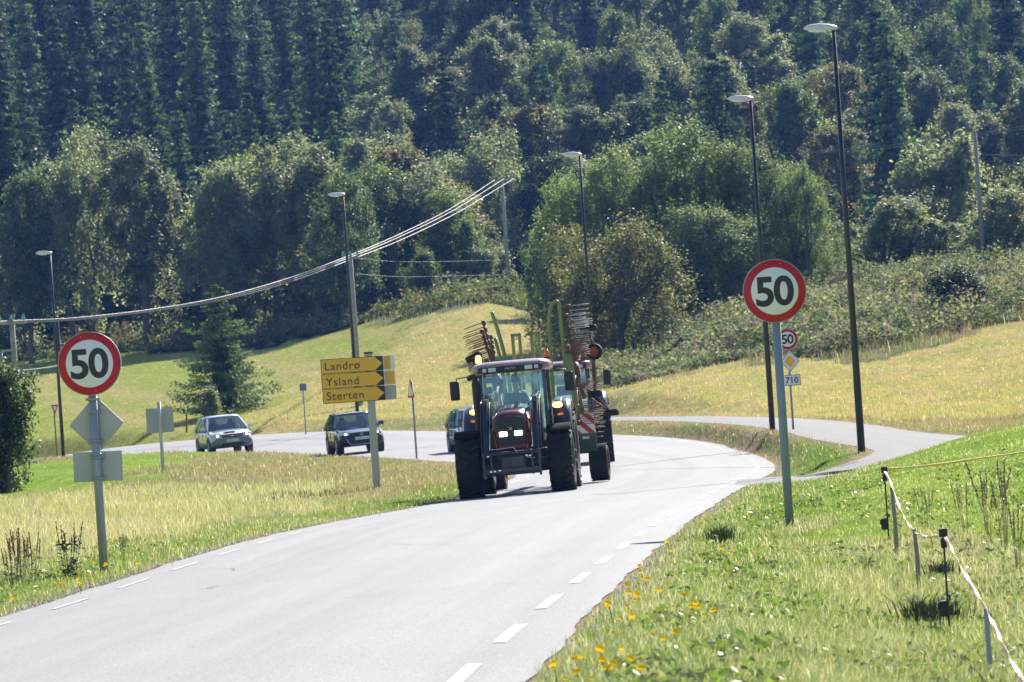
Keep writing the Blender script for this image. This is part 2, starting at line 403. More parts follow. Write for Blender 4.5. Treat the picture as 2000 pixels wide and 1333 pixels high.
def zone_col(z, X, Y, o1, o2, side):
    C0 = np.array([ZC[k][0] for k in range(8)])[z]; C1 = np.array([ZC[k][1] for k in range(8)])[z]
    n = np.clip((fbm(X * .9, Y * .25, 4) - .34) * 3.2, 0, 1)[:, None]
    # long mowing streaks in the far field
    st = np.clip((vnoise((X + Y * .20) * .45, Y * .010) * .7 + .3 * fbm(X * .8, Y * .12, 3) - .45) * 3.5, 0, 1)[:, None]
    n = np.where((z == LIME)[:, None], n * .45 + st * .55, n)
    C = C0 * (1 - n) + C1 * n
    red = np.clip((fbm(X * .4 + 40, Y * .13 + 3, 3) - .58) * 9, 0, 1)[:, None] * np.isin(z, (OLIVE, BANK))[:, None] * .35
    C = C * (1 - red) + np.array((.30, .19, .12)) * red
    # greener strip along the road, gravelly rim at the asphalt
    gr = (np.exp(-((o1 - 1.4) / .9) ** 2) * (Y < 130))[:, None] * .8
    C = C * (1 - gr) + np.array((.115, .19, .028)) * gr
    o = np.minimum(o1, o2); rim = np.clip(1.25 - (o + (fbm(X * 2, Y * .9, 3) - .5) * .7) / .38, 0, 1)[:, None]
    C = C * (1 - rim) + np.array((.30, .22, .155)) * rim
    return C

# ------------------------------------------------------------------ ground sheet
NY, NX = 620, 300
Ys = np.exp(np.linspace(math.log(12), math.log(1500), NY)); tx = np.linspace(-1, 1, NX)
GX = tx[None] * (9 + .17 * Ys[:, None]); GY = np.repeat(Ys[:, None], NX, 1)
GX = GX + 0.012 * GY
fx, fy = GX.ravel(), GY.ravel()
gzv, o1, o2, sd1 = terrain(fx, fy, True)
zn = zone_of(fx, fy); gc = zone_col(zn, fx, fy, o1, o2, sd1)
idx = np.arange(NY * NX).reshape(NY, NX)
F = np.stack([idx[:-1, :-1], idx[:-1, 1:], idx[1:, 1:], idx[1:, :-1]], -1).reshape(-1, 4)
def ground_mat():
    m = bpy.data.materials.new('grassy_soil'); m.use_nodes = True; t = m.node_tree; p = t.nodes['Principled BSDF']
    p.inputs['Roughness'].default_value = .95; p.inputs['Specular IOR Level'].default_value = 0.0
    a = t.nodes.new('ShaderNodeAttribute'); a.attribute_name = 'Col'; tc = t.nodes.new('ShaderNodeTexCoord')
    mp = t.nodes.new('ShaderNodeMapping'); mp.inputs['Scale'].default_value = (1, .35, 1)
    t.links.new(tc.outputs['Object'], mp.inputs[0])
    n = t.nodes.new('ShaderNodeTexNoise'); n.inputs['Scale'].default_value = 3.0; n.inputs['Detail'].default_value = 8; n.inputs['Roughness'].default_value = .7
    t.links.new(mp.outputs[0], n.inputs['Vector'])
    mr = t.nodes.new('ShaderNodeMapRange'); mr.inputs[1].default_value = .25; mr.inputs[2].default_value = .75; mr.inputs[3].default_value = .55; mr.inputs[4].default_value = 1.4
    t.links.new(n.outputs['Fac'], mr.inputs[0])
    v = t.nodes.new('ShaderNodeVectorMath'); v.operation = 'SCALE'; t.links.new(a.outputs['Color'], v.inputs[0]); t.links.new(mr.outputs[0], v.inputs['Scale'])
    t.links.new(v.outputs[0], p.inputs['Base Color'])
    b = t.nodes.new('ShaderNodeBump'); b.inputs['Strength'].default_value = .8; b.inputs['Distance'].default_value = .1
    t.links.new(n.outputs['Fac'], b.inputs['Height']); t.links.new(b.outputs[0], p.inputs['Normal'])
    return m
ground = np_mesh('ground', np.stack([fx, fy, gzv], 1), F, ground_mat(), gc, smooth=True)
tag(ground, 'grassy ground rising from the roadside fields to the wooded hill', kind='structure')

# ------------------------------------------------------------------ asphalt
def asphalt_mat(name, base, strips=True):
    m = bpy.data.materials.new(name); m.use_nodes = True; t = m.node_tree; p = t.nodes['Principled BSDF']
    tc = t.nodes.new('ShaderNodeTexCoord')
    def noise(sc, det, vec=None, rough=.6):
        n = t.nodes.new('ShaderNodeTexNoise'); n.inputs['Scale'].default_value = sc; n.inputs['Detail'].default_value = det; n.inputs['Roughness'].default_value = rough
        t.links.new(vec or tc.outputs['Object'], n.inputs['Vector']); return n
    fine = noise(70, 3); big = noise(.25, 5)
    mp = t.nodes.new('ShaderNodeMapping'); mp.inputs['Scale'].default_value = (7, .012, 1); t.links.new(tc.outputs['UV'], mp.inputs[0])
    st = noise(1, 4, mp.outputs[0])
    def rng(n, a, b, lo=.3, hi=.7):
        r = t.nodes.new('ShaderNodeMapRange'); r.inputs[1].default_value = lo; r.inputs[2].default_value = hi; r.inputs[3].default_value = a; r.inputs[4].default_value = b
        t.links.new(n.outputs['Fac'], r.inputs[0]); return r
    r1 = rng(fine, .45, 1.55); r2 = rng(big, .97, 1.03); r3 = rng(st, .83, 1.1)
    m1 = t.nodes.new('ShaderNodeMath'); m1.operation = 'MULTIPLY'; t.links.new(r1.outputs[0], m1.inputs[0]); t.links.new(r2.outputs[0], m1.inputs[1])
    m2 = t.nodes.new('ShaderNodeMath'); m2.operation = 'MULTIPLY'; t.links.new(m1.outputs[0], m2.inputs[0]); t.links.new(r3.outputs[0], m2.inputs[1])
    v = t.nodes.new('ShaderNodeVectorMath'); v.operation = 'SCALE'; v.inputs[0].default_value = base; t.links.new(m2.outputs[0], v.inputs['Scale'])
    t.links.new(v.outputs[0], p.inputs['Base Color'])
    p.inputs['Roughness'].default_value = .8; p.inputs['Specular IOR Level'].default_value = .15
    b = t.nodes.new('ShaderNodeBump'); b.inputs['Strength'].default_value = .5; b.inputs['Distance'].default_value = .01
    t.links.new(fine.outputs['Fac'], b.inputs['Height']); t.links.new(b.outputs[0], p.inputs['Normal'])
    return m
def ribbon_mesh(name, rb, mt, lift=0.0, nl=10, edge_noise=.07, parent=None):
    n = len(rb.c); V = []; s = np.concatenate([[0], np.cumsum(np.linalg.norm(np.diff(rb.c[:, :2], axis=0), axis=1))])
    # resample along the length so that the crumbling edge is fine
    m = int(s[-1] / .22); ss = np.linspace(0, s[-1], m)
    l = np.stack([np.interp(ss, s, rb.l[:, k]) for k in range(3)], 1); r = np.stack([np.interp(ss, s, rb.r[:, k]) for k in range(3)], 1)
    uv = []
    rg = np.random.default_rng(5)
    for side, e in ((0, l), (1, r)):
        off = (fbm(ss * .45 + side * 31, ss * .13 + side * 7, 3) - .6) * 2 * edge_noise
        d = (r - l); d /= np.linalg.norm(d, axis=1)[:, None]
        e += d * off[:, None] * (1 if side else -1)
    ts = np.linspace(0, 1, nl + 1)
    V = l[:, None, :] * (1 - ts)[None, :, None] + r[:, None, :] * ts[None, :, None]
    if name == 'path':
        vx, vy = V[..., 0].ravel(), V[..., 1].ravel(); q1, qz, _ = ROAD.query(vx, vy); wq = sstep((2.4 - q1) / 2.0) * (vy < 113)
        V[..., 2] += (wq * (qz - V[..., 2].ravel())).reshape(V.shape[:2])
    V[..., 2] += lift + (.05 if name == 'road' else .012) * (1 - (2 * ts - 1) ** 2)[None]
    # a thin edge going down into the verge
    idx = np.arange(m * (nl + 1)).reshape(m, nl + 1)
    F = np.stack([idx[:-1, :-1], idx[:-1, 1:], idx[1:, 1:], idx[1:, :-1]], -1).reshape(-1, 4)
    o = np_mesh(name, V.reshape(-1, 3), F, mt, smooth=True, parent=parent)
    u = o.data.uv_layers.new(name='UVMap'); vi = np.zeros(len(o.data.loops), np.int32); o.data.loops.foreach_get('vertex_index', vi)
    U = np.stack([np.repeat(ts[None], m, 0).ravel(), np.repeat(ss[:, None], nl + 1, 1).ravel()], 1)
    u.data.foreach_set('uv', U[vi].astype(np.float32).ravel())
    return o
road = ribbon_mesh('road', ROAD, asphalt_mat('pale_grey_asphalt', (.265, .265, .27)))  # even pale grey base with fine grain and lengthwise streaks
tag(road, 'two lane grey asphalt road bending left behind the tractors', kind='structure')
path = ribbon_mesh('path', PATH, asphalt_mat('path_asphalt', (.17, .165, .165)), lift=-.004, nl=6)
tag(path, 'narrow asphalt side road and footpath at the field edge', kind='structure')

def road_frame(rb, s0):
    s = np.concatenate([[0], np.cumsum(np.linalg.norm(np.diff(rb.c[:, :2], axis=0), axis=1))])
    f = lambda A: Vector([float(np.interp(s0, s, A[:, k])) for k in range(3)])
    return f(rb.l), f(rb.r), s[-1]
def on_road(s0, q, lift=.004):
    l, r, _ = road_frame(ROAD, s0); p = l.lerp(r, q); p.z += .05 * (1 - (2 * q - 1) ** 2) + lift; return p
def dashes(off_side, s_start, s_end, dash, gap, wd, name):
    mb = MB(); s0 = s_start
    while s0 < s_end:
        s1 = s0 + dash; k = 5
        for i in range(k):
            a = s0 + (s1 - s0) * i / k; b = s0 + (s1 - s0) * (i + 1) / k; q = []
            for sv in (a, b):
                l, r, _ = road_frame(ROAD, sv); W = (r - l).length
                e0 = off_side / W if off_side > 0 else 1 + off_side / W
                e1 = (off_side + math.copysign(wd, off_side)) / W if off_side > 0 else 1 + (off_side - wd) / W
                q += [on_road(sv, e0), on_road(sv, e1)]
            mb.add(q, ((0, 1, 3, 2),))
        s0 += dash + gap
    return mb.build(name, M_PAINT, road)
M_PAINT = mat('worn_white_road_paint', (.42, .42, .41), .6, noise=1.0, nscale=22, dark=(.26, .26, .26))
LEN = road_frame(ROAD, 0)[2]
dashes(.42, 2, LEN, 3.0, 3.0, .075, 'left_edge_marking'); dashes(-.42, 3.5, LEN, 3.0, 3.0, .10, 'right_edge_marking')
M_TAR = mat('tar_seam', (.03, .03, .033), .35)
mb = MB()
for (sa, qa, sb, qb) in ((158, .93, 175, .12), (196, .8, 225, .2), (112, 1.0, 118, .35), (238, .9, 246, .1)):
    pts = [on_road(sa + (sb - sa) * k / 14, qa + (qb - qa) * k / 14 + random.uniform(-.012, .012), .004) for k in range(15)]
    for a, b in zip(pts[:-1], pts[1:]):
        n_ = (b - a).cross(Vector((0, 0, 1))).normalized() * random.uniform(.025, .05)
        mb.add([a - n_, a + n_, b + n_, b - n_], ((0, 1, 2, 3),))
mb.build('crack_seal', M_TAR, road)
mb = MB(); rc = random.Random(12)
for (s0, q0) in ((52, .55), (60, .62), (71, .48), (84, .66), (40, .3), (47, .22), (95, .4), (33, .6)):
    p_ = Vector((s0, q0)); d_ = rc.uniform(-.6, .6); pts = []
    for k in range(16):
        pts.append(on_road(p_.x, min(max(p_.y, .05), .95), .003)); d_ += rc.uniform(-.5, .5); p_ = p_ + Vector((.22 * math.cos(d_), .028 * math.sin(d_)))
    for a, b_ in zip(pts[:-1], pts[1:]):
        n_ = (b_ - a).cross(Vector((0, 0, 1))).normalized() * rc.uniform(.004, .012)
        mb.add([a - n_, a + n_, b_ + n_, b_ - n_], ((0, 1, 2, 3),))
mb.build('fine_cracks', mat('crack_dirt', (.10, .10, .10), .9), road)

# ------------------------------------------------------------------ grass blades
def grass(n, ylo, yhi, pw_, name, label, seed, hmul=1.0, wmul=1.0, cvar=.3, palef=.2, wmin=.009):
    rg = np.random.default_rng(seed)
    u = rg.random(n); e = 1 - pw_
    Y = (ylo ** e + u * (yhi ** e - ylo ** e)) ** (1 / e)
    X = Y * rg.uniform(-.122, .122, n) + rg.uniform(-.6, .6, n)
    z, o1, o2, s1 = terrain(X, Y, True); zn = zone_of(X, Y)
    rimn = rg.random(n)
    thin = np.clip((np.minimum(o1, o2) - .02) / .5, 0, 1)
    k = (np.minimum(o1, o2) > .03) & (rimn < .18 + thin) & (zn != FOREST)
    X, Y, z, o1, o2, s1, zn = (a[k] for a in (X, Y, z, o1, o2, s1, zn)); n = len(X)
    C = zone_col(zn, X, Y, o1 + .5, o2 + .5, s1)
    H = np.array([ZH[q] for q in range(8)])[zn] * hmul
    H = H * np.where(np.minimum(o1, o2) < 1.6, .75, 1) * (.55 + .9 * fbm(X * 1.3 + 9, Y * .6, 3)) * rg.uniform(.45, 1.5, n)
    H = np.maximum(H, Y / 5120 * 1.2)
    W = np.maximum(wmin, Y / 5120 * .62) * rg.uniform(.6, 1.5, n) * wmul
    az = rg.uniform(0, 2 * np.pi, n); lean = rg.uniform(.05, .7, n); la = rg.uniform(0, 2 * np.pi, n)
    dx = np.cos(az) * W / 2; dy = np.sin(az) * W / 2
    B = np.stack([X, Y, z - .02], 1); D = np.stack([dx, dy, 0 * dx], 1)
    mid = B + np.stack([np.cos(la) * lean * H * .25, np.sin(la) * lean * H * .25, H * .6], 1)
    tip = B + np.stack([np.cos(la) * lean * H * .8, np.sin(la) * lean * H * .8, H], 1)
    V = np.stack([B - D, B + D, mid + D * .8, mid - D * .8, tip], 1).reshape(-1, 3)
    i0 = np.arange(n)[:, None] * 5
    Fa = np.concatenate([i0 + np.array([[0, 1, 2]]), i0 + np.array([[0, 2, 3]]), i0 + np.array([[3, 2, 4]])], 0)
    vr = rg.uniform(1 - cvar, 1 + cvar, n)[:, None]
    pale = (rg.random(n) < palef * (.3 + 1.6 * fbm(X * .8 + 3, Y * .35, 3)))[:, None]
    Cb = np.where(pale, np.array((.44, .42, .29)) * rg.uniform(.7, 1.2, n)[:, None], C * vr * .85)
    Cv = np.repeat(Cb[:, None, :], 5, 1).reshape(-1, 3)
    o = np_mesh(name, V, Fa, leaf_mat('grass_blades', gloss=.075, grough=.28, trans=.6, tint=(1.35, 1.32, .95), rnd=0), Cv)
    return tag(o, label, 'grass', kind='stuff')
grass(700000, 25, 100, 1.7, 'verge_grass', 'short yellow green roadside grass with pale dry stalks', 1, wmin=.006, palef=.22)
grass(330000, 85, 420, 1.6, 'meadow_grass', 'far meadow grass of green, straw and rust tones', 2, wmul=1.0, cvar=.14, palef=.06, hmul=.8)
# ------------------------------------------------------------------ trees
def unit(v): return v / np.maximum(np.linalg.norm(v, axis=-1, keepdims=True), 1e-6)
def leaf_cards(P, N, size, rg, elong=1.3):
    """quads at P with normals near N"""
    n = len(P); N = unit(N + rg.normal(0, .8, (n, 3))); a = unit(np.cross(N, rg.normal(0, 1, (n, 3)))); b = np.cross(N, a)
    s = (size * rg.uniform(.6, 1.35, n))[:, None]
    a = a * s * .5 * elong; b = b * s * .5
    V = np.stack([P - a, P + b * .9 - a * .1, P + a, P - b * .9 - a * .1], 1).reshape(-1, 3)
    F = np.arange(n * 4).reshape(n, 4)
    return V, F
M_BARK = mat('rough_grey_bark', (.13, .115, .10), .9, noise=.6, nscale=2.5, bump=.4, bscale=12)
M_BARK_DK = mat('dark_spruce_bark', (.075, .06, .05), .9, noise=.5, nscale=3)
HERB = lambda: leaf_mat('herb_leaves', gloss=.003, grough=.6, trans=.45, tint=(1.3, 1.25, .7), rnd=0)
LEAF = lambda: leaf_mat('broad_leaves', gloss=.006, grough=.5, trans=.58, tint=(1.6, 1.62, 1.0), rnd=.22)
NEEDLE = lambda: leaf_mat('spruce_needles', gloss=.003, grough=.5, trans=.33, tint=(1.6, 1.65, 1.0), rnd=.5)
def broadleaf(H, Wd, nlobe, nclump, nleaf, lsize, cA, cB, seed, low=.12, name='broadleaf_tree', trunks=1, tall=1.0, speck=.025, root_only=False, nm=('crown', 'trunk')):
    rg = np.random.default_rng(seed)
    root = empty(name)
    # lobes
    L = []
    for i in range(nlobe):
        t = (i + .5) / nlobe; zc = H * (low + .12 + (.86 - low - .12) * t ** .85)
        rr = Wd / 2 * (.62 if nlobe > 3 else .35) * math.sqrt(max(.05, 1 - ((zc / H - .45) / .62) ** 2)) * rg.uniform(.4, 1.05)
        a = i * 2.4 + rg.uniform(-.5, .5)
        r = Wd * rg.uniform(.20, .30) * (1 - .35 * t)
        L.append((np.array((math.cos(a) * rr, math.sin(a) * rr, zc)), np.array((r, r, r * rg.uniform(1.0, 1.5) * tall))))
    L.append((np.array((0, 0, H * .55)), np.array((Wd * .3, Wd * .3, H * .36))))
    L.append((np.array((rg.uniform(-.1, .1) * Wd, 0, H * .84)), np.array((Wd * .17, Wd * .17, H * .14))))
    vol = np.array([l[1][0] * l[1][2] for l in L]); vol /= vol.sum()
    li = rg.choice(len(L), nclump, p=vol)
    d = unit(rg.normal(0, 1, (nclump, 3))); d[:, 2] = np.where((d[:, 2] < -.3) & (rg.random(nclump) < .6), -d[:, 2], d[:, 2])
    cen = np.array([L[k][0] for k in li]); rad = np.array([L[k][1] for k in li])
    cp = cen + d * rad * (rg.uniform(.55, 1.12, nclump) ** .8)[:, None]
    cp[:, 2] = np.clip(cp[:, 2], H * low * .6, H * 1.02)
    ci = rg.integers(0, nclump, nleaf); sp = Wd * .030 + .10
    off = rg.normal(0, 1, (nleaf, 3)) * np.array((1, 1, 1.45)) * sp * .85 * rg.uniform(.5, 1.3, nclump)[ci][:, None]
    P = cp[ci] + off
    k = P[:, 2] > H * low * .4; P = P[k]; ci = ci[k]; n = len(P)
    N = unit(P - cen[ci]) * .8 + np.array((0, 0, .7))
    V, F = leaf_cards(P, N, lsize, rg)
    cm = rg.random(nclump)[ci][:, None]; lv = rg.uniform(.82, 1.18, n)[:, None]
    C = (np.array(cA) * (1 - cm) + np.array(cB) * cm) * lv
    C = np.where((rg.random(n) < speck)[:, None], np.array((.24, .26, .13)), C)
    np_mesh(nm[0], V, F, LEAF(), np.repeat(C[:, None], 4, 1).reshape(-1, 3), parent=root)
    mb = MB()
    for j in range(trunks):
        a = rg.uniform(0, 6.28); bx_, by_ = (math.cos(a) * Wd * .06 * (trunks > 1), math.sin(a) * Wd * .06 * (trunks > 1))
        tr = H * .016 + .04; top = Vector((bx_ * 4, by_ * 4, H * .8))
        pts = [Vector((bx_, by_, -.5))] + [Vector((bx_, by_, 0)).lerp(top, q) + Vector((rg.uniform(-1, 1) * Wd * .02, rg.uniform(-1, 1) * Wd * .02, 0)) for q in (.15, .35, .6, 1)]
        mb.tube(pts, [tr * 1.2, tr, tr * .8, tr * .55, tr * .2], 7)
        for q in range(6 if trunks == 1 else 3):
            l = L[rg.integers(0, len(L))]; t0 = rg.uniform(.2, .6); s0 = Vector((bx_, by_, 0)).lerp(top, t0); e = Vector(l[0] + rg.normal(0, .3, 3))
            if (e - s0).length > .5: mb.tube([s0, s0.lerp(e, .5) + Vector((0, 0, -.1 * Wd * .3)), e], [tr * .5, tr * .32, tr * .1], 5)
    mb.build(nm[1], M_BARK, root)
    return root

def spruce(H, Wd, whorls, per, cards, csize, cA, cB, seed, taper=.9, low=.04, droop=.35, name='spruce_tree', gap=0.0):
    rg = np.random.default_rng(seed); root = empty(name)
    P = []; N = []; C = []
    for w_ in range(whorls):
        t = low + (1 - low) * (w_ + rg.uniform(-.3, .3)) / whorls; t = min(max(t, low * .8), .995)
        Lb = Wd / 2 * ((1 - t) ** taper) * rg.uniform(.78, 1.15) + .22
        nb = max(4, int(per * (.5 + .6 * (1 - t))))
        a0 = rg.uniform(0, 6.28); wc = rg.random(); Lb *= rg.uniform(.62, 1.3)
        for b in range(nb):
            if rg.random() < gap: continue
            a = a0 + b * 6.283 / nb + rg.uniform(-.35, .35); Lq = Lb * rg.uniform(.6, 1.15)
            dr = droop * rg.uniform(.6, 1.3); m = max(2, int(cards * (.35 + .65 * Lq / (Wd / 2))))
            q = (np.arange(m) + rg.uniform(.1, .9, m)) / m; q = q ** .5
            r = Lq * q; z = H * t - dr * Lq * q + .25 * Lq * q ** 2.5 + rg.normal(0, .04, m) * Lq
            sw = rg.normal(0, .13, m) * Lq * (.3 + q * .6)
            P.append(np.stack([np.cos(a) * r - np.sin(a) * sw, np.sin(a) * r + np.cos(a) * sw, z], 1))
            N.append(np.repeat(np.array([[math.cos(a) * .9, math.sin(a) * .9, .9]]), m, 0))
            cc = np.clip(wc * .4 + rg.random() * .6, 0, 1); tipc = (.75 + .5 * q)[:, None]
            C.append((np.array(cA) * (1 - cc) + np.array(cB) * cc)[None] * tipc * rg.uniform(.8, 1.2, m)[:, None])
    P = np.concatenate(P); N = np.concatenate(N); C = np.concatenate(C)
    # dense inner boughs: a ragged core that keeps light from passing straight through
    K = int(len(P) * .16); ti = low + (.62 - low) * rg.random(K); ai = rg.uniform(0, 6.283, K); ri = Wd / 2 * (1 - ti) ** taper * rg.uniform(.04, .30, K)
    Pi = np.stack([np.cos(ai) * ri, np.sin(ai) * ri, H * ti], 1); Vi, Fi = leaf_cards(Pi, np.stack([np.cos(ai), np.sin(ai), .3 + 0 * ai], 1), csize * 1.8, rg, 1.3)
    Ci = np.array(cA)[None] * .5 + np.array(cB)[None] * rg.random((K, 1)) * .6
    V, F = leaf_cards(P, N, csize, rg, 1.7)
    F = np.concatenate([F, Fi + len(V)]); V = np.concatenate([V, Vi]); C = np.concatenate([C, Ci])
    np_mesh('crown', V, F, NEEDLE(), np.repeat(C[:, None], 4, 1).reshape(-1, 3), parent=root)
    mb = MB(); mb.tube([(0, 0, -.6), (0, 0, H * .3), (0, 0, H * .7), (0, 0, H * .985)], [H * .014 + .05, H * .011, H * .006, .02], 7)
    mb.build('trunk', M_BARK_DK, root)
    return root

USED = set()
def plant(proto, x, y, z, sx, sz, label, cat, group, rz=None):
    """first use moves the prototype itself, later uses copy it with its parts"""
    if proto.name in USED: o = copy_tree(proto)
    else: o = proto; USED.add(proto.name)
    o.location = (x, y, z); o.scale = (sx, sx, sz); o.rotation_euler = (0, 0, random.uniform(0, 6.28) if rz is None else rz)
    for k_ in ('group', 'label', 'category'):
        if k_ in o: del o[k_]
    return tag(o, label, cat, group)

SPR = [spruce(20, Wd_ * 1.4, 36, 11, 34, .34, (.034, .062, .034), (.115, .165, .075), 100 + i, taper=tp - .08, gap=.05, droop=.42)
       for i, (Wd_, tp) in enumerate(((6.0, .85), (5.2, .75), (6.6, .95), (5.6, .8), (4.8, .7), (6.2, .9)))]
GREY = ((.12, .145, .085), (.21, .23, .145)); GRN = ((.085, .125, .036), (.13, .17, .05)); DKG = ((.05, .08, .03), (.09, .12, .05)); RUST = ((.10, .11, .045), (.15, .13, .055))
BRD = []
for i, (c_, Wd_, lob, tr_) in enumerate(((GREY, 9, 9, 2), (GREY, 7.5, 8, 1), (GRN, 8, 8, 1), (GRN, 9.5, 10, 2), (DKG, 8, 8, 1), (DKG, 9, 9, 1), (RUST, 8, 8, 1), (GREY, 6.5, 7, 1))):
    BRD.append(broadleaf(13, Wd_, lob, 190, 26000, .165, c_[0], c_[1], 200 + i, trunks=tr_, low=.07))
rnd = random.Random(5)
def wx(px, Y): return at(px, 600, Y).x
# --- spruce plantation on the left of the hill, and scattered spruces on the right
SP_G = 'spruces of the plantation on the hill'
sp_n = 0
Y = 432.0; row = 0
while Y < 930:
    s = FPX / Y; step = 4.6 + (Y - 430) * .004
    x = wx(-60, Y) + rnd.uniform(0, step)
    xr = wx(700 + min(Y - 430, 300) * .6, Y)
    while x < xr:
        jx = x + rnd.uniform(-1.3, 1.3); jy = Y + rnd.uniform(-5, 5); H = rnd.uniform(13.0, 20.5)
        plant(rnd.choice(SPR), jx, jy, gz(jx, jy) - .4, H / 20 * rnd.uniform(.85, 1.12), H / 20,
              'dark green spruce standing among the dense spruce plantation on the hillside', 'spruce', SP_G)
        sp_n += 1; x += step * rnd.uniform(.8, 1.25)
    Y += 30 + row * 1.3; row += 1
# --- mixed wood on the right of the hill
MX_G = 'trees of the mixed wood on the hill'; MS_G = 'dark spruces in the mixed wood'
mx = 0
Y = 415.0; row = 0
while Y < 900:
    step = 7.0 + (Y - 400) * .006
    x = wx(700 + min(Y - 415, 300) * .55, Y) + rnd.uniform(0, step); xr = wx(2080, Y)
    while x < xr:
        jx = x + rnd.uniform(-2, 2); jy = Y + rnd.uniform(-7, 7); px = 1000 + jx / jy * 1e4
        if rnd.random() < .30:
            H = rnd.uniform(13, 19)
            plant(rnd.choice(SPR), jx, jy, gz(jx, jy) - .4, H / 20 * .95, H / 20, 'dark spruce standing among lighter broadleaf trees on the right of the hill', 'spruce', MS_G)
        else:
            H = rnd.uniform(8.5, 14.5)
            plant(rnd.choice(BRD), jx, jy, gz(jx, jy) - .4, H / 13 * rnd.uniform(1.0, 1.4), H / 13, 'leafy broadleaf tree in the mixed wood on the right of the hill', 'tree', MX_G)
        mx += 1; x += step * rnd.uniform(.75, 1.3)
    Y += 21 + row * 1.0; row += 1
print('TREES', sp_n, mx)
# --- understory of dark bushes that closes the foot of the wood
UND = [broadleaf(5, 5.5, 6, 110, 13000, .15, c_[0], c_[1], 250 + i, low=.0, name='understory_bush', trunks=3, nm=('foliage', 'stems')) for i, c_ in enumerate((DKG, GREY))]
for k_ in range(64):
    px_ = -40 + k_ * 17.5 if k_ < 58 else rnd.uniform(1500, 2050); Y = ((408 if k_ % 3 else 396) - max(0, px_ - 500) * .06 if px_ < 960 else 350) + rnd.uniform(-3, 12)
    x = wx(px_, Y); sc_ = rnd.uniform(.8, 1.5)
    plant(UND[k_ % 2], x, Y, gz(x, Y) - .3, sc_, sc_ * rnd.uniform(.8, 1.2), 'dark leafy bush in the shade at the foot of the wood', 'bush', 'bushes in the shade at the foot of the wood')
# --- trees one can tell apart: (px, top py, base py or None, Y, width px, prototype, label)
def tree_at(px, ptop, Y, wpx, proto, label, cat, ph, pw_, pbase=None, group=None, rz=None):
    s = FPX / Y; x = at(px, ptop, Y).x
    # the base lies lower in the rolled picture: find x under the top
    top = at(px, ptop, Y); zb = gz(top.x, Y)
    H = top.z - zb + .3
    return plant(proto, top.x, Y, zb - .3, wpx / s / pw_, H / ph, label, cat, group, rz)
named = [
 (88, 305, 406, 120, 1, 'pale grey tree beside the small dark tree at the left end of the wood edge'),
 (200, 262, 412, 140, 0, 'silvery tree top between the two tall pale trees at the left wood edge'),
 (470, 300, 408, 130, 3, 'green tree just left of the broad round crown at the wood edge'),
 (560, 277, 410, 150, 0, 'silvery tree just right of the broad round crown at the wood edge'),
 (655, 335, 388, 120, 5, 'dark green tree at the foot of the middle street lamp head'),
 (735, 330, 384, 150, 3, 'fresh green tree between the middle lamp and the silvery rounded tree'),
 (855, 335, 392, 150, 6, 'tawny tree behind the sagging cables at the wood edge'),
 (40, 335, 398, 120, 4, 'small dark broadleaf tree at the left end of the wood edge'),
 (135, 272, 404, 150, 0, 'tall pale grey green tree at the wood edge, above the left fifty sign'),
 (262, 265, 402, 150, 1, 'pale grey green tree with wispy bare stems at the wood edge, right of its twin'),
 (430, 312, 398, 130, 1, 'grey green tree at the wood edge above the lone spruce'),
 (515, 290, 402, 180, 0, 'broad round crowned grey green tree at the middle of the left wood edge'),
 (600, 288, 396, 140, 7, 'grey green tree left of the street lamp head at the wood edge'),
 (705, 322, 392, 150, 2, 'mid green tree right behind the head of the middle street lamp'),
 (765, 272, 415, 150, 6, 'tawny tipped tree rising behind the green trees at the wood edge'),
 (815, 335, 386, 190, 0, 'rounded silvery tree where the overhead wires cross the wood edge'),
 (868, 372, 378, 105, 3, 'bright green tree at the right end of the wood edge, left of the wire pole'),
 (800, 145, 500, 200, 1, 'large pale tree standing out against the right edge of the spruces'),
 (880, 140, 520, 130, 0, 'pale grey green tree high beside the spruces'),
 (1005, 45, 560, 150, 7, 'tall pale grey tree near the top middle of the hill'),
 (1030, 195, 455, 150, 6, 'tawny green tree on the hill above the wire pole'),
 (950, 265, 430, 120, 4, 'dark tree behind the top of the wire pole'),
 (1140, 210, 452, 130, 7, 'pale green tree above the middle street lamp head'),
 (1320, 112, 500, 190, 0, 'big grey green tree in the middle of the mixed wood'),
 (1230, 185, 462, 150, 5, 'dark green tree behind the great willow clump'),
 (1400, 165, 510, 160, 3, 'green tree right of the big grey tree in the mixed wood'),
 (1480, 62, 590, 130, 2, 'light green domed tree above the second street lamp head'),
 (1465, 130, 520, 140, 7, 'light grey green tree directly behind the second street lamp head'),
 (1650, 225, 440, 170, 0, 'pale tree with two trunks left of the tall right street lamp'),
 (1700, 195, 445, 110, 7, 'slender pale birch behind the tall right street lamp'),
 (1770, 75, 560, 160, 0, 'grey green tree high on the hill right of the tall street lamp'),
 (1870, 60, 600, 140, 5, 'dark tree high on the hill near the right margin'),
 (1960, 90, 520, 150, 1, 'pale tree at the right margin of the hill'),
 (1850, 175, 480, 130, 3, 'green tree above the right wire pole'),
 (1130, 115, 580, 150, 6, 'tawny tree high on the hill left of centre of the mixed wood'),
]
for (px, pt, Y, wp, k, lab) in named:
    if px < 700 and Y < 410: Y -= 20
    tree_at(px, pt, Y, wp * 1.5, BRD[k], lab, 'tree', 13, (9, 7.5, 8, 9.5, 8, 9, 8, 6.5)[k])
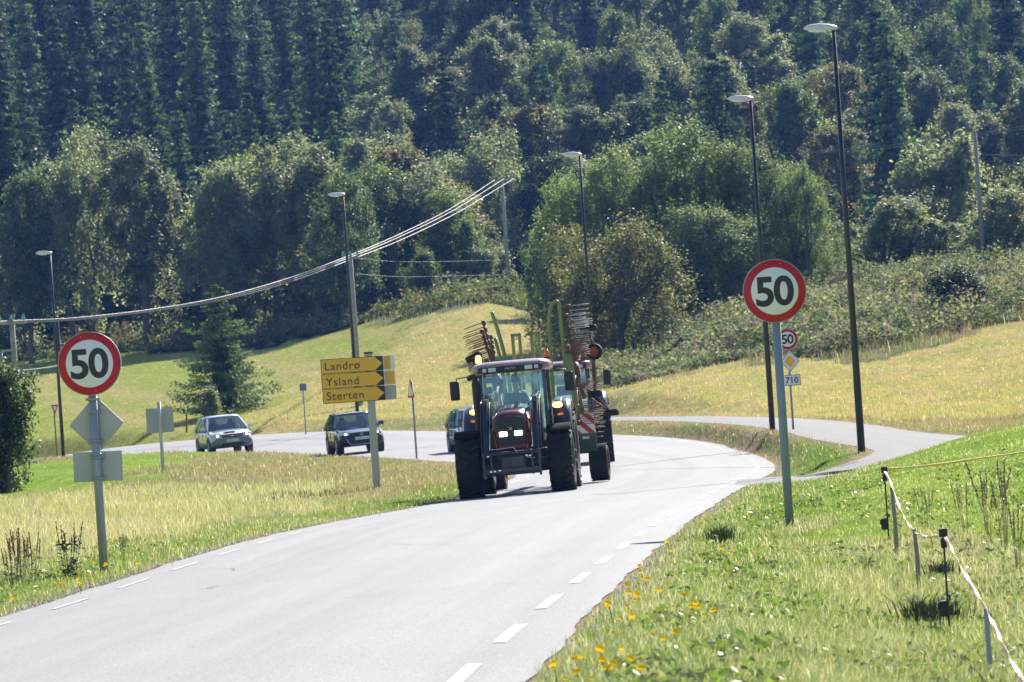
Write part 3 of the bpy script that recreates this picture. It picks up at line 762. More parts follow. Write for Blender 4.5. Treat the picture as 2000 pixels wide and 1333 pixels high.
# --- lower shrubs and small trees on the right, in front of the wood
SHR = [broadleaf(6, 5.5, 7, 130, 14000, .14, c_[0], c_[1], 300 + i, low=.03, name='leafy_shrub', trunks=3, nm=('foliage', 'stems')) for i, c_ in enumerate((GREY, GRN, DKG))]
for (px, pt, Y, wp, k, lab) in [
 (1615, 432, 322, 130, 0, 'grey green bush left of the foot of the tall right street lamp'),
 (1742, 385, 318, 200, 0, 'large rounded silvery bush right of the tall street lamp'),
 (1842, 432, 318, 110, 0, 'small pale bush between the silvery bush and the right wire pole'),
 (1962, 368, 314, 200, 0, 'tall pale bush at the right margin behind the wire pole'),
 (1905, 440, 322, 120, 2, 'dark bush around the foot of the right wire pole'),
 (1660, 500, 316, 160, 2, 'low dark bush behind the meadowsweet bank'),
 (1680, 470, 330, 120, 2, 'dark thicket bush behind the low bush'),
 (1780, 480, 330, 140, 2, 'dark thicket bush behind the silvery bush'),
 (820, 490, 362, 85, 1, 'small lone birch standing before the dark wood, above the yellow signs'),
 (915, 430, 372, 75, 1, 'bright green sapling left of the wire pole'),
  (1050, 470, 330, 80, 2, 'dark green shrub left of the great willow clump'),
]:
    tree_at(px, pt, Y, wp * 1.08, SHR[k], lab, 'shrub', 6, 5.5)
# --- the great willow clump
WIL = [broadleaf(13, 9, 12, 330, 42000, .125, c_[0], c_[1], 400 + i, low=.02, name='willow_tree', trunks=4, speck=.05) for i, c_ in enumerate((((.11, .155, .055), (.16, .205, .085)), ((.10, .14, .055), (.14, .18, .07))))]
for (px, pt, Y, wp, k, lab) in [
 (1100, 335, 300, 175, 0, 'leftmost willow of the great clump behind the tractors'),
 (1175, 292, 303, 230, 1, 'willow behind the middle street lamp in the great clump'),
 (1330, 232, 306, 300, 0, 'tallest bright topped willow in the middle of the great clump'),
 (1460, 275, 304, 250, 1, 'willow behind the second street lamp in the great clump'),
 (1560, 318, 300, 150, 0, 'rightmost willow of the great clump'),
 (1390, 400, 296, 260, 1, 'low front willow filling the right foot of the great clump'),
 (1085, 470, 294, 135, 1, 'low front willow at the left foot of the great clump')]:
    tree_at(px, pt, Y, wp * 1.1, WIL[k], lab, 'willow', 13, 9)
for (px, pt, Y, wp, k, lab) in [
 (1350, 655, 262, 120, 0, 'grey green shrub on the bank, left of the right speed sign'), (1430, 625, 270, 130, 1, 'green shrub on the bank behind the small fifty sign'),
 (1600, 640, 258, 110, 2, 'dark shrub on the bank between the two right street lamps'), (1690, 605, 268, 140, 2, 'dark shrub on the bank right of the tall right street lamp'),
 (1760, 600, 262, 120, 0, 'grey shrub on the bank left of the dark round bush'), (1935, 590, 262, 130, 0, 'pale shrub on the bank right of the dark round bush'),
 (1560, 570, 285, 140, 0, 'pale shrub at the top of the bank behind the right speed sign'), (1990, 560, 272, 120, 1, 'green shrub on the bank at the right margin'),
 (880, 590, 348, 110, 0, 'grey shrub on the bank above the tractor roof, left one'), (960, 560, 350, 130, 1, 'green shrub on the bank above the tractor roof, right one')]:
    tree_at(px, pt, Y, wp, SHR[k], lab, 'shrub', 6, 5.5)
DB = broadleaf(3, 4, 8, 160, 14000, .10, (.014, .024, .010), (.022, .034, .015), 450, low=.0, name='dark_juniper_bush', trunks=3, speck=0, nm=('foliage', 'stems'))
tree_at(1868, 535, 251, 150, DB, 'dark round bush growing on the bank above the dry field', 'bush', 3, 4)
BB = broadleaf(9, 9, 10, 300, 42000, .11, (.085, .095, .04), (.13, .125, .055), 420, low=.0, name='rowan_bush', trunks=4, speck=.05, nm=('foliage', 'stems'))
tree_at(1190, 432, 281, 330, BB, 'broad olive brown bush in front of the willows, behind the tractors', 'bush', 9, 9)
BL = broadleaf(5, 4.2, 9, 420, 24000, .11, (.035, .06, .028), (.055, .08, .035), 430, low=.0, name='dark_bush', trunks=4, speck=.10, nm=('foliage', 'stems'))
tree_at(-14, 712, 152, 178, BL, 'dense dark green bush at the left margin beside the lawn', 'bush', 5, 4.2)
BS = spruce(10, 6.2, 30, 11, 110, .125, (.06, .095, .045), (.105, .145, .065), 500, taper=.72, low=.10, droop=.30, gap=.12)
tree_at(422, 548, 268, 205, BS, 'lone spruce standing in the mown field behind the silver car', 'spruce', 10, 6.6)
BR = broadleaf(2.2, 2.2, 6, 90, 4000, .10, (.10, .13, .06), (.16, .18, .10), 440, low=.0, name='flowering_shrub', trunks=2, speck=.25, nm=('foliage', 'stems'))
tree_at(408, 764, 262, 62, BR, 'small white flecked shrub right behind the roof of the silver car', 'shrub', 2.2, 2.2)
# --- rank herbs on the bank and at the wood edge: nobody could count them
def herbs(name, label, n, spots, size, hgt, cols, seed):
    rg = np.random.default_rng(seed); P = []; C = []
    poly, = spots
    xs = [p[0] for p in poly]; ys = [p[1] for p in poly]
    X = rg.uniform(min(xs), max(xs), n); Y = rg.uniform(min(ys), max(ys), n)
    k = inpoly(X, Y, poly); X = X[k]; Y = Y[k]; o1 = PATH.query(X, Y)[0]; k = o1 > 1; X = X[k]; Y = Y[k]; n = len(X); z = terrain(X, Y)
    hh = hgt * (.15 + 3.2 * np.clip(fbm(X * .45, Y * .22, 3) - .25, 0, 1) ** 1.3) * rg.uniform(.6, 1.3, n); m = 9
    ci = rg.integers(0, len(cols), n); patch = (fbm(X * .25 + 7, Y * .1, 3) * len(cols) * 1.6).astype(int) % len(cols); ci = np.where(rg.random(n) < .6, patch, ci)
    q = rg.random((n, m)); P = np.stack([X[:, None] + rg.normal(0, .22, (n, m)), Y[:, None] + rg.normal(0, .22, (n, m)), z[:, None] + hh[:, None] * q], -1)
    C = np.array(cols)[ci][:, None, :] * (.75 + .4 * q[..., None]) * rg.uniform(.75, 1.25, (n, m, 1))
    fl = (q > .88) & (rg.random((n, m)) < .12); C = np.where(fl[..., None], np.array((.36, .33, .26)), C)
    P = P.reshape(-1, 3); V, F = leaf_cards(P, np.tile(np.array([[0, -.2, 1.0]]), (len(P), 1)), size, rg, 1.6)
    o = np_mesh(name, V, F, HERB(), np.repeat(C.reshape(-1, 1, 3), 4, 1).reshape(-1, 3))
    return tag(o, label, 'undergrowth', kind='stuff')
herbs('meadowsweet_bank', 'tangle of meadowsweet, thistles and nettles on the right hand bank', 70000, [[(5, 240), (4, 262), (2, 320), (8, 345), (50, 345), (50, 246), (24, 244), (15, 236)]], .13, 1.0,
      [(.19, .24, .13), (.11, .16, .075), (.24, .26, .16), (.19, .20, .13), (.08, .12, .05), (.20, .18, .18)], 61)
herbs('wood_edge_herbs', 'rank herbs along the foot of the wood above the fields', 26000, [[(-46, 392), (-14, 363), (-3, 360), (-8, 345), (4, 335), (8, 345), (6, 372), (-8, 380), (-14, 386), (-46, 415)]], .17, 1.2,
      [(.08, .12, .04), (.10, .14, .045), (.15, .13, .08), (.13, .16, .06)], 62)
# ------------------------------------------------------------------ signs, lamps, poles, wires, fence
M_GALV = mat('galvanised_steel', (.30, .35, .38), .5, metal=.5, noise=.4, nscale=5, dark=(.20, .24, .27))
M_PLATE = mat('bare_aluminium_plate', (.44, .46, .42), .55, metal=.25, noise=.15, nscale=2)
M_RED = mat('sign_red', (.50, .008, .008), .5); M_WHITE = mat('sign_white', (.80, .82, .80), .35)
M_BLACK = mat('sign_black', (.012, .012, .014), .4); M_YEL = mat('sign_yellow', (.80, .46, .02), .35, noise=.08, nscale=3)
M_YEL2 = mat('priority_yellow', (.85, .48, .02), .35)
M_POLE = mat('black_lamp_paint', (.012, .014, .018), .32, noise=.3, nscale=4, dark=(.03, .032, .035))
M_LUM = mat('lamp_housing', (.62, .63, .66), .3, coat=.3); M_LENS = mat('lamp_lens', (.75, .76, .76), .15)
M_WOOD = mat('weathered_wood_pole', (.36, .33, .29), .9, noise=.6, nscale=6, bump=.3, bscale=25)
M_CERAM = mat('green_glass_insulator', (.05, .42, .36), .08, coat=.6)
M_ALU = mat('aluminium_cable', (.30, .28, .28), .6)

def stand_at(ptx, pty, Y, lowest=None):
    """top point seen at a photo pixel at distance Y; returns its foot on the ground and the height"""
    t = at(ptx, pty, Y); z = gz(t.x, Y); return Vector((t.x, Y, z)), t.z - z
def disc(r, th, y0, n=48):
    return MB().lathe([(y0 - th / 2, 0.0), (y0 - th / 2, r - .003), (y0 - th / 2 + .003, r), (y0 + th / 2, r), (y0 + th / 2, 0.0)], n, 'y')
def clamp(mb, z, r):
    mb.lathe([(z - .02, r), (z - .02, r + .012), (z + .02, r + .012), (z + .02, r)], 20, 'z'); mb.box((r + .02, .03, z), (.03, .07, .03)); mb.box((-r - .02, .03, z), (.03, .07, .03))
def speed_face(root, z, r, y=-.075):
    f = disc(r, .012, y).build('sign_face', M_RED, root); f.data.transform(Matrix.Translation((0, 0, 0))); f.location = (0, 0, z)
    i = disc(r * .765, .003, y - .0078).build('white_disc', M_WHITE, f)
    text_mesh('digits', '50', r * 1.29, M_BLACK, f, (0, y - .0105, 0), bold=r * .036, sx=1.02, depth=.001, spacing=.93)
    rim = MB().lathe([(y + .006, r - .002), (y - .008, r + .004), (y - .008, r + .010), (y + .022, r + .010), (y + .022, r - .002)], 48, 'y').build('rim', M_PLATE, f)
    for a in (75, 105, -80): mb = disc(.008, .003, y - .0078, 10); b = mb.build('rivet', M_PLATE, f); b.location = (r * .9 * math.cos(R(a)), 0, r * .9 * math.sin(R(a)))
    return f
# -- right hand speed sign
p, h = stand_at(1516, 628, 66)
t = empty('speed_sign', p, R(2), 'round 50 speed sign on a tall grey post, nearest sign on the right verge', 'traffic sign', 'fifty speed signs')
MB().tube([(0, 0, -.4), (0, 0, h + .62)], .056, 16).build('post', mat('green_grey_post', (.24, .30, .37), .6, metal=.2, noise=.3, nscale=4), t)
MB().lathe([(-.012, .0), (-.012, .062), (.012, .062), (.014, 0)], 16, 'z').build('cap', M_BLACK, t).location = (0, 0, h + .62)
speed_face(t, h + .39, .400)
# -- left hand speed sign with two plates seen from behind
p, h = stand_at(180.5, 771, 66)
t = empty('speed_sign', p, R(-4), 'round 50 speed sign on the left verge, above backs of a diamond and a rectangle', 'traffic sign', 'fifty speed signs')
MB().tube([(0, 0, -.4), (0, 0, h + .60)], .057, 16).build('post', M_GALV, t)
speed_face(t, h + .40, .402)
dm = MB().prism([(-.355, 0), (0, -.375), (.355, 0), (0, .375)], 'y', .062, .074).build('diamond_plate', M_PLATE, t, bevel=.004); dm.location = (0.02, 0, h - .385)
rp = MB().box((0, .068, 0), (.64, .012, .385)).build('rectangular_plate', M_PLATE, t, bevel=.004); rp.location = (0, 0, h - .93); rp.rotation_euler = (0, R(1), 0)
mb = MB()
for z in (h - .06, h - .22, h - .60, h - .78, h - .81, h - 1.08): clamp(mb, z, .057)
mb.build('clamps', M_GALV, t)
# -- far sign: 50, priority road diamond, road number 710
p, h = stand_at(1539, 682, 147)
t = empty('road_number_sign', p, R(2), 'slim post behind the right speed sign with small 50, yellow diamond and 710 plate', 'traffic sign')
MB().tube([(0, 0, -.4), (0, 0, h + .3)], .032, 12).build('post', M_GALV, t)
speed_face(t, h + .28, .285, -.045)
zc = h - .36; dmm = MB().prism([(-.29, 0), (0, -.31), (.29, 0), (0, .31)], 'y', -.05, -.04).build('priority_diamond', M_WHITE, t, bevel=.003); dmm.location = (.03, 0, zc)
MB().prism([(-.265, 0), (0, -.285), (.265, 0), (0, .285)], 'y', -.053, -.0505).build('black_border', M_BLACK, dmm)
MB().prism([(-.25, 0), (0, -.27), (.25, 0), (0, .27)], 'y', -.056, -.0535).build('white_border', M_WHITE, dmm)
MB().prism([(-.165, 0), (0, -.18), (.165, 0), (0, .18)], 'y', -.059, -.0565).build('yellow_field', M_YEL2, dmm)
pl = MB().box((0, -.045, 0), (.50, .01, .31)).build('number_plate', M_BLACK, t, bevel=.003); pl.location = (.05, 0, h - .90)
MB().box((0, -.0525, 0), (.465, .003, .275)).build('plate_field', M_WHITE, pl)
text_mesh('digits', '710', .25, M_BLACK, pl, (0, -.0555, 0), bold=.004, depth=.001)
# -- yellow direction sign
p, h = stand_at(719, 692, 128)
t = empty('direction_sign', p, R(5), 'yellow arrow signs reading Landrø, Ysland and Sterten on a pale grey mast', 'direction sign')
mb = MB(); mb.box((0, 0, h / 2 - .2), (.19, .12, h + .4)); mb.box((-.05, -.066, h / 2 - .2), (.02, .012, h + .4)); mb.box((.05, -.066, h / 2 - .2), (.02, .012, h + .4))
mb.build('mast', mat('pale_grey_mast', (.42, .44, .42), .45, metal=.3), t, bevel=.006)
MB().box((0, 0, h + .03), (.22, .15, .05)).build('mast_cap', M_BLACK, t, bevel=.01)
PH = .372
for i, wd in enumerate(('Landrø', 'Ysland', 'Sterten')):
    z = h - .06 - PH * (i + .5)
    b = MB().box((-.43, -.11, 0), (1.56, .022, PH - .006)).build('arrow_plate', M_BLACK, t, bevel=.003); b.location = (.0, 0, z)
    x0, x1, xt, hh = -1.195, .14, .335, PH / 2 - .017
    MB().prism([(x0, -hh), (x1, -hh), (xt, 0), (x1, hh), (x0, hh)], 'y', -.1245, -.1215).build('yellow_arrow', M_YEL, b)
    tx_ = text_mesh('lettering', wd.replace('ø', 'o'), .285, M_BLACK, b, (0, -.1265, -.02 if wd[0] == 'Y' else 0), bold=.001, depth=.001, spacing=1.12)
    lft = min(v.co.x for v in tx_.data.vertices); tx_.location.x = x0 + .085 - lft
    if wd[-1] == 'ø':
        rx = max(v.co.x for v in tx_.data.vertices); sl = MB().bar((rx - .155, 0, -.115), (rx + .004, 0, .065), .006, .024, up=(0, 1, 0)); sl.build('letter_slash', M_BLACK, b).location = (tx_.location.x, -.1265, 0)
for i in range(3):
    z = h - .06 - PH * (i + .5)
    b = MB().box((.50, .09, 0), (.30, .02, PH - .01)).build('side_plate', M_PLATE if i == 2 else M_WHITE, t, bevel=.003); b.location = (0, 0, z)
    if i < 2: MB().box((.475 if i == 0 else .52, .078, 0), (.15 if i == 0 else .23, .003, PH - .04)).build('side_plate_field', M_YEL2, b)
# -- warning triangle seen nearly edge on
p, h = stand_at(806, 776, 170)
t = empty('warning_sign', p, R(-72), 'narrow looking red edged white triangle sign at the inside of the bend', 'traffic sign')
MB().tube([(0, 0, -.3), (0, 0, h + .5)], .036, 12).build('post', M_GALV, t)
b = MB().prism([(-.38, 0), (.38, 0), (0, .66)], 'y', -.06, -.048).build('triangle', M_RED, t, bevel=.004); b.location = (0, 0, h - .02)
MB().prism([(-.27, .07), (.27, .07), (0, .53)], 'y', -.064, -.061).build('white_field', M_WHITE, b)
# -- small square sign in the field edge
p, h = stand_at(592, 763, 226)
t = empty('small_sign', p, R(8), 'small square blue grey sign on a thin post beyond the bend', 'sign')
MB().tube([(0, 0, -.3), (0, 0, h + .25)], .03, 8).build('post', M_GALV, t)
MB().box((0, -.04, h + .14), (.30, .012, .32)).build('plate', mat('blue_grey_plate', (.14, .19, .26), .5), t, bevel=.004)
# -- back of a rectangular sign
p, h = stand_at(310, 786, 158)
t = empty('sign_back', p, R(3), 'grey ribbed back of a rectangular sign on a pale post, left of the silver car', 'sign')
MB().tube([(0, 0, -.3), (0, 0, h)], .055, 12).build('post', mat('pale_post', (.55, .56, .52), .5), t)
mb = MB(); mb.box((0, .075, h - .56), (.84, .012, .76))
for k in range(6): mb.box((0, .062, h - .90 + k * .136), (.84, .016, .02))
mb.build('back_plate', M_PLATE, t)
# -- give way sign
p, h = stand_at(105, 792, 244)
t = empty('give_way_sign', p, R(52), 'thin post with an upside down red triangle sign beside the far left lamp', 'traffic sign')
MB().tube([(0, 0, -.3), (0, 0, h)], .035, 8).build('post', mat('rusty_post', (.22, .12, .08), .7), t)
b = MB().prism([(-.26, 0), (0, -.46), (.26, 0)], 'y', -.06, -.05).build('triangle', M_RED, t); b.location = (0, 0, h + .02)
MB().prism([(-.14, -.07), (0, -.32), (.14, -.07)], 'y', -.064, -.061).build('white_field', M_WHITE, b)
# -- wooden marker stake behind the silver car
p, h = stand_at(363, 809, 250)
tag(MB().box((0, 0, h / 2 - .1), (.09, .07, h + .2), Matrix.Rotation(R(3), 3, 'Y')).build('marker_stake', mat('red_brown_stake', (.20, .08, .045), .8), bevel=.006), 'short red brown wooden stake in the field left of the silver car', 'stake').location = p

# -- street lamps
def lamp(px, py, Y, label, rz):
    p, h = stand_at(px, py, Y)
    t = empty('street_lamp', p, rz, label, 'street lamp', 'black street lamps along the road')
    MB().tube([(0, 0, -.5), (0, 0, 1.5), (0, 0, h * .55), (0, 0, h)], [.088, .084, .062, .042], 16).build('pole', M_POLE, t)
    mb = MB(); mb.box((0, -.088, .95), (.09, .012, .34)); mb.build('service_hatch', M_POLE, t)
    rings = []
    for (x, hw, zt, zb) in ((.10, .03, .02, -.02), (.07, .07, .05, -.05), (-.10, .10, .09, -.06), (-.32, .13, .10, -.075), (-.54, .12, .075, -.07), (-.64, .08, .03, -.05), (-.68, .02, -.01, -.03)):
        rings.append([(x, hw * math.cos(a), (zt if math.sin(a) > 0 else -zb) * math.sin(a)) for a in [2 * math.pi * k / 14 for k in range(14)]])
    hd = MB().loft(rings).build('luminaire', M_LUM, t); hd.location = (0, 0, h + .06); hd.rotation_euler = (0, R(4), 0)
    rings = [[(x, hw * math.cos(a), -.065 + dz * math.sin(a)) for a in [2 * math.pi * k / 12 for k in range(12)]] for (x, hw, dz) in ((-.14, .06, .015), (-.2, .10, .035), (-.36, .115, .045), (-.52, .10, .035), (-.57, .06, .015))]
    MB().loft(rings).build('lens', M_LENS, hd)
lamp(1628, 60, 116, 'tallest looking black street lamp, nearest on the right', R(0))
lamp(1466, 197, 149, 'black street lamp passing behind the right speed sign', R(2))
lamp(1132, 305, 204, 'black street lamp rising behind the second tractor', R(3))
lamp(670, 383, 227, 'black street lamp behind the dark blue car and the yellow signs', R(5))
lamp(98, 497, 241, 'farthest black street lamp, at the left by the end of the road', R(7))

# -- overhead line
def wpole(px, py, Y, label, arm=0.9, name='utility_pole', azm=0.0, extra=False):
    p, h = stand_at(px, py, Y)
    t = empty(name, p, azm, label, 'utility pole', 'wooden poles of the overhead line')
    MB().tube([(0, 0, -.8), (0, 0, h * .5), (0, 0, h)], [.15, .13, .11], 12).build('pole', M_WOOD, t)
    if arm:
        MB().box((0, -.14, h - .12), (arm * 2 + .2, .09, .11)).build('crossarm', M_WOOD, t, bevel=.008)
        for x in (-arm, 0, arm):
            ins = MB(); ins.lathe([(h - .06, .02), (h + .02, .02), (h + .03, .075), (h + .09, .085), (h + .10, .05), (h + .15, .06), (h + .22, .04), (h + .24, 0)], 12, 'z', (x, -.14, 0)); ins.build('insulator', M_CERAM, t)
    if extra:
        MB().box((-.35, -.15, h - 1.25), (.95, .09, .10)).build('lower_crossarm', M_WOOD, t)
        MB().lathe([(h - 1.75, .0), (h - 1.75, .16), (h - 1.30, .16), (h - 1.30, 0)], 14, 'z', (-.62, -.15, 0)).build('transformer_can', M_GALV, t)
        MB().tube([(.12, -.12, h - 2.6), (.12, -.12, h - 2.1)], .05, 8).build('cable_tube', M_GALV, t)
    return p, h
wpole(23, 626, 214, 'wooden utility pole standing behind the dark bush at the left margin', arm=.5, extra=True)
wpole(684, 500, 251, 'wooden utility pole touching the lamp behind the yellow signs', arm=.35)
wpole(980, 350, 364, 'far wooden utility pole with green glass insulators before the great willow clump', arm=.75)
wpole(1904, 259, 312, 'wooden utility pole on the bank at the right margin', arm=0)
def wire(pts, r, label, name='power_cable', sub=8, grp='cables of the overhead line'):
    P = catmull([at(*q) for q in pts], sub)
    return tag(MB().tube(P, r, 6).build(name, M_ALU), label, 'cable', grp)
wire([(-120, 634, 205), (23, 627, 214), (150, 621, 219), (300, 604, 227), (430, 581, 234), (560, 545, 243), (684, 499, 251), (780, 458, 288), (880, 408, 330), (966, 352, 364)], .021, 'uppermost of the three thick cables sagging across the field')
wire([(-120, 636, 205), (23, 629, 214), (150, 623, 219), (300, 606, 227), (430, 584, 234), (560, 549, 243), (684, 503, 251), (785, 461, 288), (890, 409, 330), (984, 350, 364)], .021, 'middle of the three thick cables sagging across the field')
wire([(-120, 638, 205), (23, 631, 214), (150, 625, 219), (300, 608, 227), (430, 587, 234), (560, 553, 243), (684, 508, 251), (790, 466, 288), (900, 412, 330), (1004, 349, 364)], .021, 'lowest of the three thick cables sagging across the field')
wire([(690, 504, 251), (800, 512, 300), (984, 508, 362)], .007, 'upper thin wire running right from the pole by the yellow signs', 'thin_wire', grp='thin wires')
wire([(690, 535, 251), (800, 541, 300), (984, 537, 362)], .007, 'lower thin wire running right from the pole by the yellow signs', 'thin_wire', grp='thin wires')
wire([(-60, 728, 209), (25, 724, 214), (70, 721, 228), (118, 714, 241)], .012, 'thin wire from the left pole to the farthest lamp', 'thin_wire', grp='thin wires')
wire([(1500, 301, 345), (1700, 288, 328), (1904, 262, 312), (2100, 228, 300)], .014, 'upper thin wire over the pole at the right margin', 'thin_wire', grp='thin wires')
wire([(1560, 300, 345), (1720, 291, 328), (1904, 266, 312), (2100, 238, 300)], .012, 'middle thin wire over the pole at the right margin', 'thin_wire', grp='thin wires')
wire([(1904, 302, 312), (2100, 306, 300)], .010, 'lowest thin wire leaving the right pole towards the margin', 'thin_wire', grp='thin wires')
MB_ = None
# -- electric fence on the right
M_FP = mat('black_plastic', (.012, .012, .013), .5); M_STK = mat('grey_wooden_stake', (.34, .30, .24), .85, noise=.5, nscale=9)
def fpost(px, py, Y, label, kind):
    p, h = stand_at(px, py, Y)
    t = empty('fence_post', p, 0, label, 'fence post', 'posts of the electric fence')
    if kind == 'black':
        MB().tube([(0, 0, -.2), (0, 0, h)], .009, 8).build('rod', M_FP, t)
        mb = MB(); mb.box((0, 0, h + .005), (.07, .035, .07)); mb.box((0, -.018, h + .005), (.03, .012, .03)); mb.box((0, 0, h - .08), (.05, .04, .08)); mb.build('top_clip', M_FP, t, bevel=.006)
        mb = MB(); mb.box((-.035, 0, h * .28), (.075, .05, .13)); mb.box((-.06, 0, h * .28 + .02), (.05, .04, .06)); mb.box((.02, 0, h * .28 + .09), (.02, .02, .05)); mb.build('insulator_block', M_FP, t, bevel=.01)
    elif kind == 'stake':
        MB().tube([(0, 0, -.2), (.01, 0, h * .5), (0, 0, h)], [.026, .023, .02], 8).build('stake', M_STK, t)
    else:
        mb = MB(); mb.box((0, 0, h / 2 - .1), (.036, .012, h + .2)); mb.box((0, .016, h / 2 - .1), (.012, .03, h + .2)); mb.build('steel_stake', M_GALV, t, bevel=.002)
fpost(1727, 919, 57, 'thin black plastic fence post where the tape turns, on the lawn edge', 'black')
fpost(1742, 952, 54, 'slender grey wooden stake just in front of the far black fence post', 'stake')
fpost(1786, 1034, 49, 'grey wooden stake between the two black fence posts', 'stake')
fpost(1842, 1042, 42, 'black plastic fence post nearest the middle of the right verge, in tall grass', 'black')
fpost(1926, 1188, 35, 'flat grey steel fence stake at the lower right corner', 'steel')
M_TAPE = mat('pink_white_tape', (.85, .62, .52), .5, noise=.9, nscale=30, dark=(.80, .26, .16), trans=.3)
M_TAPE2 = mat('orange_yellow_tape', (.85, .60, .28), .5, noise=.5, nscale=20, dark=(.85, .42, .15))
def tape(pts, wd, m, label, tw=1.3):
    P = catmull([at(*q) for q in pts], 10); V = []; F = []; n = len(P)
    for i, p_ in enumerate(P):
        a = tw * math.sin(i * .37) + .6; tg = (P[min(i + 1, n - 1)] - P[max(i - 1, 0)]).normalized()
        s1 = tg.cross(Vector((0, 1, 0))).normalized(); s2 = tg.cross(s1)
        d = (s1 * math.cos(a) + s2 * math.sin(a)) * wd / 2; e = tg.cross(d).normalized() * .0008
        V += [p_ - d - e, p_ + d - e, p_ + d + e, p_ - d + e]
    mb = MB(); mb.loft([V[i * 4:i * 4 + 4] for i in range(n)]); return tag(mb.build('fence_tape', m), label, 'fence tape', 'tapes of the electric fence')
tape([(1728, 920, 57), (1743, 952, 54), (1760, 1000, 51.5), (1770, 1018, 50.5), (1786, 1040, 49)], .026, M_TAPE, 'white twisted tape from the far black post down to the wooden stake')
tape([(1786, 1040, 49), (1800, 1046, 47), (1820, 1049, 44.5), (1843, 1045, 42)], .020, M_TAPE, 'orange red tape sagging between the stake and the near black post')
tape([(1845, 1048, 42), (1862, 1080, 40.5), (1895, 1140, 37.8), (1926, 1190, 35), (1948, 1238, 33), (1975, 1290, 31), (2030, 1385, 28)], .026, M_TAPE, 'pink white tape running down to the lower right corner')
tape([(1728, 917, 57), (1820, 909, 59), (1940, 892, 62), (2060, 876, 65)], .030, M_TAPE2, 'orange yellow tape crossing the lawn to the right margin', .3)
# ------------------------------------------------------------------ vehicles
M_TYRE = mat('tyre_rubber', (.013, .013, .015), .8, noise=.5, nscale=6, dark=(.026, .025, .023), bump=.3, bscale=30)
M_RIM = mat('alloy_rim', (.42, .43, .45), .35, metal=.8); M_HUB = mat('dark_red_wheel_rim', (.16, .02, .02), .45)
M_DARK = mat('black_chassis', (.016, .018, .024), .42, noise=.5, nscale=5, dark=(.045, .045, .05)); M_PLAS = mat('dark_trim_plastic', (.02, .021, .024), .55)
M_NAVY = mat('dark_blue_paint', (.012, .018, .045), .22, coat=.6); M_LOAD = mat('loader_blue_black', (.012, .017, .034), .35, noise=.5, nscale=7, dark=(.045, .05, .06), coat=.3)
M_MAROON = mat('dark_red_metallic', (.13, .008, .014), .24, coat=.8, noise=.25, nscale=2); M_ROOF = mat('sunlit_red_roof', (.36, .20, .22), .3, coat=.8)  # roof red is paled to carry the sun highlight in its colour
M_CHROME = mat('bright_steel', (.6, .6, .62), .2, metal=1.0)
M_AMB = mat('amber_lens', (.75, .16, .01), .2, coat=.5); M_AMBL = mat('amber_lamp_lit', (1, .32, .03), .3, emit=5, ecol=(1, .38, .06))
M_LIT = mat('headlight_lit', (1, .86, .6), .3, emit=4.5, ecol=(1, .80, .48)); M_LAMP = mat('lamp_glass', (.6, .62, .62), .12, coat=.5)
M_CLIT = mat('car_headlight_lit', (1, .8, .7), .3, emit=2.4, ecol=(1, .72, .55))
def glass_mat(name, tint, refl, ref=(.9, .97, 1)):
    m = bpy.data.materials.new(name); m.use_nodes = True; t = m.node_tree; t.nodes.clear()
    o = t.nodes.new('ShaderNodeOutputMaterial'); tr = t.nodes.new('ShaderNodeBsdfTransparent'); tr.inputs[0].default_value = (*tint, 1)
    g_ = t.nodes.new('ShaderNodeBsdfGlossy'); g_.inputs[0].default_value = (*ref, 1); g_.inputs['Roughness'].default_value = .04
    x = t.nodes.new('ShaderNodeMixShader'); x.inputs[0].default_value = refl
    t.links.new(tr.outputs[0], x.inputs[1]); t.links.new(g_.outputs[0], x.inputs[2]); t.links.new(x.outputs[0], o.inputs[0]); return m
M_CABG = glass_mat('tinted_cab_glass', (.78, .92, .90), .15, (.75, .98, .97)); M_CARG = glass_mat('dark_car_glass', (.35, .42, .44), .14)

def tyre(mb, x, r, w, lug=0.0, n=22, rr=None, cx=0):
    """tyre centred on the x axis at x, with chevron lugs"""
    rr = rr or r * .56; h = w / 2; q = r - lug
    mb.lathe([(x - h * .8, rr), (x - h * .98, rr + (q - rr) * .35), (x - h, rr + (q - rr) * .65), (x - h * .93, q - .035), (x - h * .78, q - .006), (x - h * .3, q), (x + h * .3, q), (x + h * .78, q - .006), (x + h * .93, q - .035), (x + h, rr + (q - rr) * .65), (x + h * .98, rr + (q - rr) * .35), (x + h * .8, rr)], 36, 'x')
    if lug:
        for k in range(n):
            for sgn in (-1, 1):
                a = 2 * math.pi * (k + (.5 if sgn > 0 else 0)) / n
                M = Matrix.Rotation(a, 4, 'X'); s0 = len(mb.v)
                mb.bar((x + sgn * h * .02, -.06 * r / .7, q + lug * .45), (x + sgn * h * .95, .10 * r / .7, q + lug * .32), .052 * r / .7, lug * 1.1)
                mb.xf(M, s0)
    return mb
def wheel_obj(root, loc, r, w, lug, rim_mat, name='wheel', n=22, yaw=0.0, tilt=None):
    wl = empty(name); wl.parent = root; wl.location = loc; wl.rotation_euler = tilt or (0, 0, yaw)
    tyre(MB(), 0, r, w, lug, n).build('tyre', M_TYRE, wl)
    mb = MB(); rr = r * .57
    for s_ in (-1, 1):
        mb.lathe([(s_ * w * .42, rr), (s_ * w * .40, rr * .9), (s_ * w * .16, rr * .82), (s_ * w * .14, rr * .35), (s_ * w * .30, rr * .28), (s_ * w * .31, 0)], 28, 'x')
        for k in range(8): a = k * math.pi / 4; mb.box((s_ * w * .16, math.cos(a) * rr * .55, math.sin(a) * rr * .55), (.02, .03, .03))
    mb.build('rim', rim_mat, wl)
    return wl
